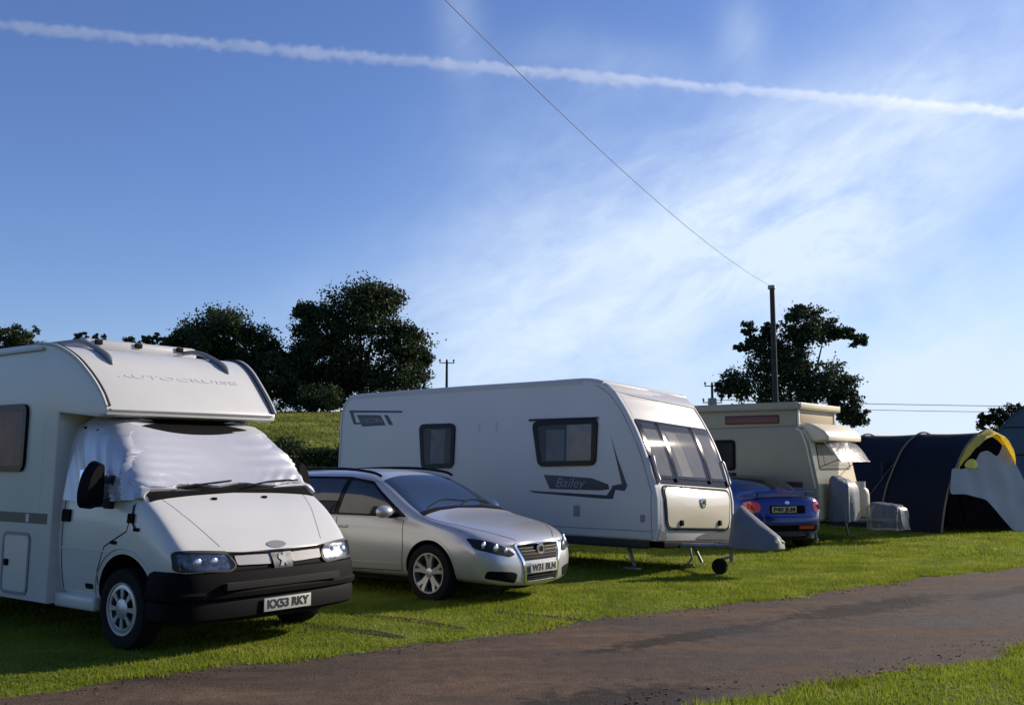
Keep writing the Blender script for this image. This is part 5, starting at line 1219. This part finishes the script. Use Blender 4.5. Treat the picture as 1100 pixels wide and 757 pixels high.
# rough hedge at the foot of the field
def hedge():
    r = np.random.default_rng(31); V = []
    x = r.uniform(-24, 3, 900)
    for q in x:
        y = 45+r.normal(0, .35); zb = hz(q, y); h = (1.0+.25*math.sin(q*1.7)+.15*math.sin(q*4.3))
        nl = 60; p = np.stack([q+r.normal(0, .22, nl), y+r.normal(0, .25, nl), zb+h*r.uniform(0, 1, nl)**.7], 1)
        a = r.normal(size=(nl, 3)); a /= np.linalg.norm(a, axis=1)[:, None]; b = np.cross(a, r.normal(size=(nl, 3))); b /= np.linalg.norm(b, axis=1)[:, None]
        L = .10*r.uniform(.6, 1.4, nl)[:, None]; V.append(np.stack([p-a*L*.5, p+b*L*.35, p+a*L*.5, p-b*L*.35], 1).reshape(-1, 3))
    t = thing('hedge', 'rough dark hedge across the foot of the green field, behind the cars', 'hedge', (0, 0, 0))
    link('foliage', quads_mesh('foliage', np.concatenate(V), 'leafbush', 4), t)
    bm = bmesh.new(); random.seed(4)
    for i in range(60):
        q = -24+27*i/59; z = hz(q, 45); tube(bm, [(q, 45, z-.1), (q+random.uniform(-.2, .2), 45, z+.8)], [.035, .015], 5)
    obj('stem', bm, 'bark', t)
    # rank meadow grass in the field
    n = 90000; x = r.uniform(-34, 2, n); y = 27+75*r.random(n)**.8; ok = np.abs(x/y+.17) < .16; x, y = x[ok], y[ok]; n = len(x)
    z = np.array(hill(x, y)); h = r.uniform(.06, .17, n); w = r.uniform(.04, .10, n); a = r.uniform(0, 2*PI, n)
    V = np.stack([np.stack([x-np.cos(a)*w, y-np.sin(a)*w, z], 1), np.stack([x+np.cos(a)*w, y+np.sin(a)*w, z], 1), np.stack([x+r.normal(0, .1, n), y+r.normal(0, .1, n), z+h], 1)], 1).reshape(-1, 3)
    tag(link('meadow_grass', quads_mesh('meadow_grass', V, 'meadow'), None), 'longer meadow grass on the sunlit field behind the vehicles', None, None, 'stuff')
hedge()

# ================================================================== poles and wires
def pole(name, label, x, y, top, r, arms=(), gear=False, lean=0.):
    zb = hz(x, y); t = thing(name, label, 'pole', (x, y, zb)); H = top-zb
    bm = bmesh.new(); tube(bm, [(0, 0, -.3), (-lean*.5, 0, H*.5), (-lean, 0, H)], [r*1.15, r, r*.85], 12); obj('post', bm, 'wood', t)
    for (dz, L, ang) in arms:
        c, s = math.cos(ang), math.sin(ang)
        bm = bmesh.new(); tube(bm, [(-L*c-lean, -L*s, H-dz), (L*c-lean, L*s, H-dz)], .05, 6); a = obj('crossarm', bm, 'wood', t)
        for k in (-.92, 0, .92):
            bm = bmesh.new(); z0 = H-dz
            lathe(bm, [(.03, z0), (.03, z0+.12), (.09, z0+.14), (.10, z0+.24), (.05, z0+.36), (.02, z0+.38)], 10, 'z', (L*k*c-lean, L*k*s, 0)); obj('insulator', bm, 'darkgrey', a)
    if gear:
        obj('transformer', box(-.35-lean, .35-lean, -.35, .35, H-2.2, H-1.2, .08), 'steel', t)
    return t
pole('utility_pole', 'tall bare wooden pole in front of the ragged oak, holding up the sky-crossing wire', 10.31, 40, 8.43, .115, lean=.03)
bm = bmesh.new(); lathe(bm, [(.02, 8.28), (.16, 8.30), (.15, 8.44), (.02, 8.46)], 10, 'z', (10.27, 40, 0)); _cap = obj('pole_cap', bm, 'steel', None)
_cap.parent = [o for o in bpy.data.objects if o.name == 'utility_pole'][0]; _cap.location = (-10.31, -40, -hz(10.31, 40))
pole('utility_pole', 'small distant pole with a short crossarm, beside the tallest oak', -6.39, 100, 11.3, .13, arms=((.25, .75, .3),))
pole('utility_pole', 'distant pole with paired crossarms just left of the ragged oak', 17.62, 90, 8.2, .13, arms=((.15, .7, .2), (1.6, .9, .2)), gear=True)
def cable(name, label, a, b, sag, r, n=40):
    bm = bmesh.new(); a, b = Vector(a), Vector(b)
    tube(bm, [a.lerp(b, i/n)-Vector((0, 0, 4*sag*(i/n)*(1-i/n))) for i in range(n+1)], r, 6)
    tag(obj(name, bm, 'wire', None, 80), label, 'cable')
cable('overhead_wire', 'thin dark wire rising from the tall pole up across the whole sky', (10.27, 40, 8.40), (-7.0, -1.7, 8.6), .95, .0065)
cable('overhead_wire', 'faint upper wire running right from behind the ragged oak, low above the tents', (17.62, 90, 6.85), (62, 96, 6.5), .15, .03)
cable('overhead_wire', 'faint lower wire just beneath the other, low above the tents on the right', (17.62, 90, 6.35), (62, 96, 6.0), .2, .025)

# ================================================================== contrail, high above the field
def contrail():
    A = Vector(CPT[0]); Bp = Vector(CPT[1]); D = Bp-A; A = A-D*.25; Bp = Bp+D*.25; D = Bp-A; u = D.normalized(); s = u.cross(Vector((0, 0, 1))).normalized(); w = s.cross(u)
    bm = bmesh.new(); n = 60; tube(bm, [A+D*(i/n)+w*(6*math.sin(i*.9)) for i in range(n+1)], 105, 12)
    m = bpy.data.materials.new('contrail_vapour'); m.use_nodes = True; nt = m.node_tree; nt.nodes.remove(nt.nodes['Principled BSDF']); out = nt.nodes['Material Output']
    def N(t, **k):
        q = nt.nodes.new(t)
        for x, y in k.items(): setattr(q, x, y)
        return q
    def mt(op, a, b=None, c=None, clamp=False):
        q = N('ShaderNodeMath', operation=op, use_clamp=clamp)
        for i, v in enumerate((a, b, c)):
            if v is None: continue
            if isinstance(v, (int, float)): q.inputs[i].default_value = v
            else: nt.links.new(v, q.inputs[i])
        return q.outputs[0]
    g = N('ShaderNodeNewGeometry')
    sb = N('ShaderNodeVectorMath', operation='SUBTRACT'); sb.inputs[1].default_value = A; nt.links.new(g.outputs['Position'], sb.inputs[0])
    def dot(v):
        q = N('ShaderNodeVectorMath', operation='DOT_PRODUCT'); q.inputs[1].default_value = v; nt.links.new(sb.outputs[0], q.inputs[0]); return q.outputs['Value']
    L, P, Q = dot(u), dot(w), dot(s)
    def noise(sx, sc, det, W):
        cv = N('ShaderNodeCombineXYZ'); nt.links.new(mt('MULTIPLY', L, sx), cv.inputs[0]); nt.links.new(P, cv.inputs[1]); nt.links.new(Q, cv.inputs[2])
        q = N('ShaderNodeTexNoise', noise_dimensions='4D'); q.inputs['Scale'].default_value = sc; q.inputs['Detail'].default_value = det; q.inputs['W'].default_value = W; nt.links.new(cv.outputs[0], q.inputs['Vector']); return q.outputs['Fac']
    wob = mt('MULTIPLY', mt('SUBTRACT', noise(1, .0035, 3, 1.), .5), 60.)
    puf = mt('MULTIPLY', mt('SUBTRACT', noise(1, .016, 6, 3.), .5), 95.)
    p1 = mt('ADD', P, mt('ADD', wob, puf))
    # sharper along its top, trailing away beneath
    up = mt('MAXIMUM', p1, 0.); dn = mt('MULTIPLY', mt('MINIMUM', p1, 0.), .62)
    pe = mt('ADD', up, dn)
    r2 = mt('ADD', mt('POWER', mt('ABSOLUTE', pe), 2.), mt('POWER', mt('MULTIPLY', Q, 1.), 2.))
    wid = mt('MULTIPLY_ADD', noise(1, .0012, 2, 9.), 16., 8.)
    f = mt('EXPONENT', mt('MULTIPLY', mt('DIVIDE', r2, mt('MULTIPLY', wid, wid)), -1.))
    var = mt('MULTIPLY', mt('SUBTRACT', noise(1, .006, 5, 5.), .28, None, True), 3.)
    dens = mt('MULTIPLY', mt('MULTIPLY', f, var), .075)
    pv = N('ShaderNodeVolumePrincipled'); pv.inputs['Color'].default_value = (.90, .96, 1, 1); pv.inputs['Anisotropy'].default_value = .5
    nt.links.new(dens, pv.inputs['Density']); nt.links.new(pv.outputs[0], out.inputs['Volume'])
    o = obj('contrail', bm, m, None, 180); tag(o, 'long white puffy aircraft trail crossing the upper sky', 'contrail')
CPT = ((-3121, 6000, 2640), (3092, 6000, 2084))
contrail()

# ================================================================== light, sky, camera
SUN_AZ = math.atan2(.876, .482); SUN_EL = math.radians(24)
def world():
    w = bpy.data.worlds.new('World'); S.world = w; w.use_nodes = True; nt = w.node_tree; bg = nt.nodes['Background']
    sk = nt.nodes.new('ShaderNodeTexSky'); sk.sky_type = 'NISHITA'; sk.sun_disc = False; sk.sun_elevation = SUN_EL; sk.sun_rotation = SUN_AZ
    sk.air_density = 1.0; sk.dust_density = .4; sk.ozone_density = 3.0
    tc = nt.nodes.new('ShaderNodeTexCoord')
    def N(t, **k):
        n = nt.nodes.new(t)
        for a, b in k.items(): setattr(n, a, b)
        return n
    def math_(op, a, b=None, c=None, clamp=False):
        n = N('ShaderNodeMath', operation=op, use_clamp=clamp)
        for i, v in enumerate((a, b, c)):
            if v is None: continue
            if isinstance(v, (int, float)): n.inputs[i].default_value = v
            else: nt.links.new(v, n.inputs[i])
        return n.outputs[0]
    sep = N('ShaderNodeSeparateXYZ'); nt.links.new(tc.outputs['Generated'], sep.inputs[0])
    X, Y, Z = sep.outputs
    # cloud layer mapped onto a high plane overhead
    den = math_('ADD', math_('MAXIMUM', Z, 0.), .14)
    cx, cy = math_('DIVIDE', X, den), math_('DIVIDE', Y, den)
    cv = N('ShaderNodeCombineXYZ'); nt.links.new(cx, cv.inputs[0]); nt.links.new(cy, cv.inputs[1])
    mp = N('ShaderNodeMapping'); mp.inputs['Rotation'].default_value = (0, 0, math.radians(-28)); mp.inputs['Scale'].default_value = (.42, 1.5, 1); nt.links.new(cv.outputs[0], mp.inputs['Vector'])
    def noise(vec, sc, det, ro, dist=0., seed=0.):
        n = N('ShaderNodeTexNoise', noise_dimensions='4D'); n.inputs['Scale'].default_value = sc; n.inputs['Detail'].default_value = det; n.inputs['Roughness'].default_value = ro; n.inputs['Distortion'].default_value = dist; n.inputs['W'].default_value = seed
        nt.links.new(vec, n.inputs['Vector']); return n.outputs['Fac']
    rt = N('ShaderNodeMapping'); rt.inputs['Rotation'].default_value = (0, math.radians(27), 0); nt.links.new(tc.outputs['Generated'], rt.inputs['Vector'])
    st = N('ShaderNodeMapping'); st.inputs['Scale'].default_value = (2.2, 2.2, 4.6); nt.links.new(rt.outputs[0], st.inputs['Vector'])
    n1 = noise(st.outputs[0], 1.2, 10, .60, 1.2, 2.3)
    n2 = noise(st.outputs[0], 4.2, 10, .62, .8, 7.1)
    n3 = noise(cv.outputs[0], .55, 3, .5, 0., 4.4)
    ncol = math_('ADD', math_('MULTIPLY', n1, .55), math_('MULTIPLY', n2, .45))
    # where the banks of cirrus lie, as soft patches of sky direction (azimuth slope, elevation slope)
    az = math_('DIVIDE', X, math_('MAXIMUM', Y, .05)); el = math_('DIVIDE', Z, math_('MAXIMUM', Y, .05))
    def blob(a0, e0, ra, re, tilt, amp):
        da, de = math_('SUBTRACT', az, a0), math_('SUBTRACT', el, e0)
        u = math_('ADD', math_('MULTIPLY', da, math.cos(tilt)), math_('MULTIPLY', de, math.sin(tilt)))
        v = math_('SUBTRACT', math_('MULTIPLY', de, math.cos(tilt)), math_('MULTIPLY', da, math.sin(tilt)))
        q = math_('ADD', math_('POWER', math_('DIVIDE', u, ra), 2.), math_('POWER', math_('DIVIDE', v, re), 2.))
        return math_('MULTIPLY', math_('EXPONENT', math_('MULTIPLY', q, -1.)), amp)
    tot = None
    for b in BLOBS:
        o = blob(*b); tot = o if tot is None else math_('ADD', tot, o)
    front = math_('GREATER_THAN', Y, .05)
    tot = math_('ADD', math_('MULTIPLY', tot, front), math_('MULTIPLY', math_('SUBTRACT', 1., front), .04))
    wisp = math_('MULTIPLY', math_('SUBTRACT', ncol, .33), 3.1, None, True)
    cov = math_('MULTIPLY', math_('MULTIPLY', tot, math_('ADD', math_('MULTIPLY', wisp, .85), .15)), 1.0, None, True)
    tint = N('ShaderNodeMix', data_type='RGBA', blend_type='MULTIPLY'); tint.inputs[0].default_value = 1; tint.inputs[7].default_value = SKYTINT
    nt.links.new(sk.outputs[0], tint.inputs[6])
    mx = N('ShaderNodeMix', data_type='RGBA'); nt.links.new(cov, mx.inputs[0]); nt.links.new(tint.outputs[2], mx.inputs[6]); mx.inputs[7].default_value = CLOUDCOL
    nt.links.new(mx.outputs[2], bg.inputs['Color']); bg.inputs['Strength'].default_value = .075
SKYTINT = (1.08, 1.18, 1.60, 1)
CLOUDCOL = (8.2, 9.7, 11.8, 1)
# (azimuth slope, elevation slope, half width, half height, tilt, strength)
BLOBS = ((.28, .225, .18, .07, .45, 1.05), (.05, .18, .27, .085, .42, .85), (.45, .30, .20, .09, .4, .6), (.25, .06, .50, .07, .0, .78), (.52, .10, .25, .10, 0., .85), (.15, .13, .2, .05, .3, .5),
         (-.055, .46, .022, .07, .12, .35), (.235, .43, .026, .04, .05, .38), (.10, .40, .10, .03, -.1, .25), (.05, .30, .12, .10, .4, .25), (.50, .48, .2, .10, .6, .4), (.30, .33, .22, .05, .3, .4))
for i, (x, y) in enumerate(((-34, -20), (-19, -26), (-4, -22), (11, -27), (26, -24))):  # unseen tree row, added to cut sky light on the shaded sides
    plant('sky_blocker_tree', 'tall unseen tree added behind the viewpoint to cut sky light', x, y, [(0, 0, 9.5, 5.5, 4.5, 4.5), (-3, 0, 6, 4.5, 4, 3.5), (3, 1, 6, 4.5, 4, 3.5), (0, 0, 3.2, 5.5, 4, 2.4)], seedv=50+i, leaf=.6, nsub=26, nleaf=34, sub=.3, trunk=(.4, 2.5), group='trees behind the viewpoint')
world()
sun = bpy.data.lights.new('sun', 'SUN'); sun.energy = 5.0; sun.angle = math.radians(.53); sun.color = (1., .87, .70)
so = bpy.data.objects.new('sun', sun); C.objects.link(so)
d = Vector((math.sin(SUN_AZ)*math.cos(SUN_EL), math.cos(SUN_AZ)*math.cos(SUN_EL), math.sin(SUN_EL)))
so.rotation_euler = d.to_track_quat('Z', 'Y').to_euler()
cam = bpy.data.cameras.new('camera'); cam.lens = 36.0; cam.sensor_width = 36.0; cam.clip_end = 30000; cam.clip_start = .1
co = bpy.data.objects.new('camera', cam); C.objects.link(co); S.camera = co
co.location = (0, 0, 1.58); co.rotation_euler = (math.radians(90)+math.atan(115.5/1100), 0, 0)
S.view_settings.view_transform = 'Standard'; S.view_settings.look = 'None'; S.view_settings.exposure = .26; S.view_settings.gamma = 1
S.cycles.max_bounces = 6; S.cycles.volume_bounces = 3; S.cycles.transparent_max_bounces = 12
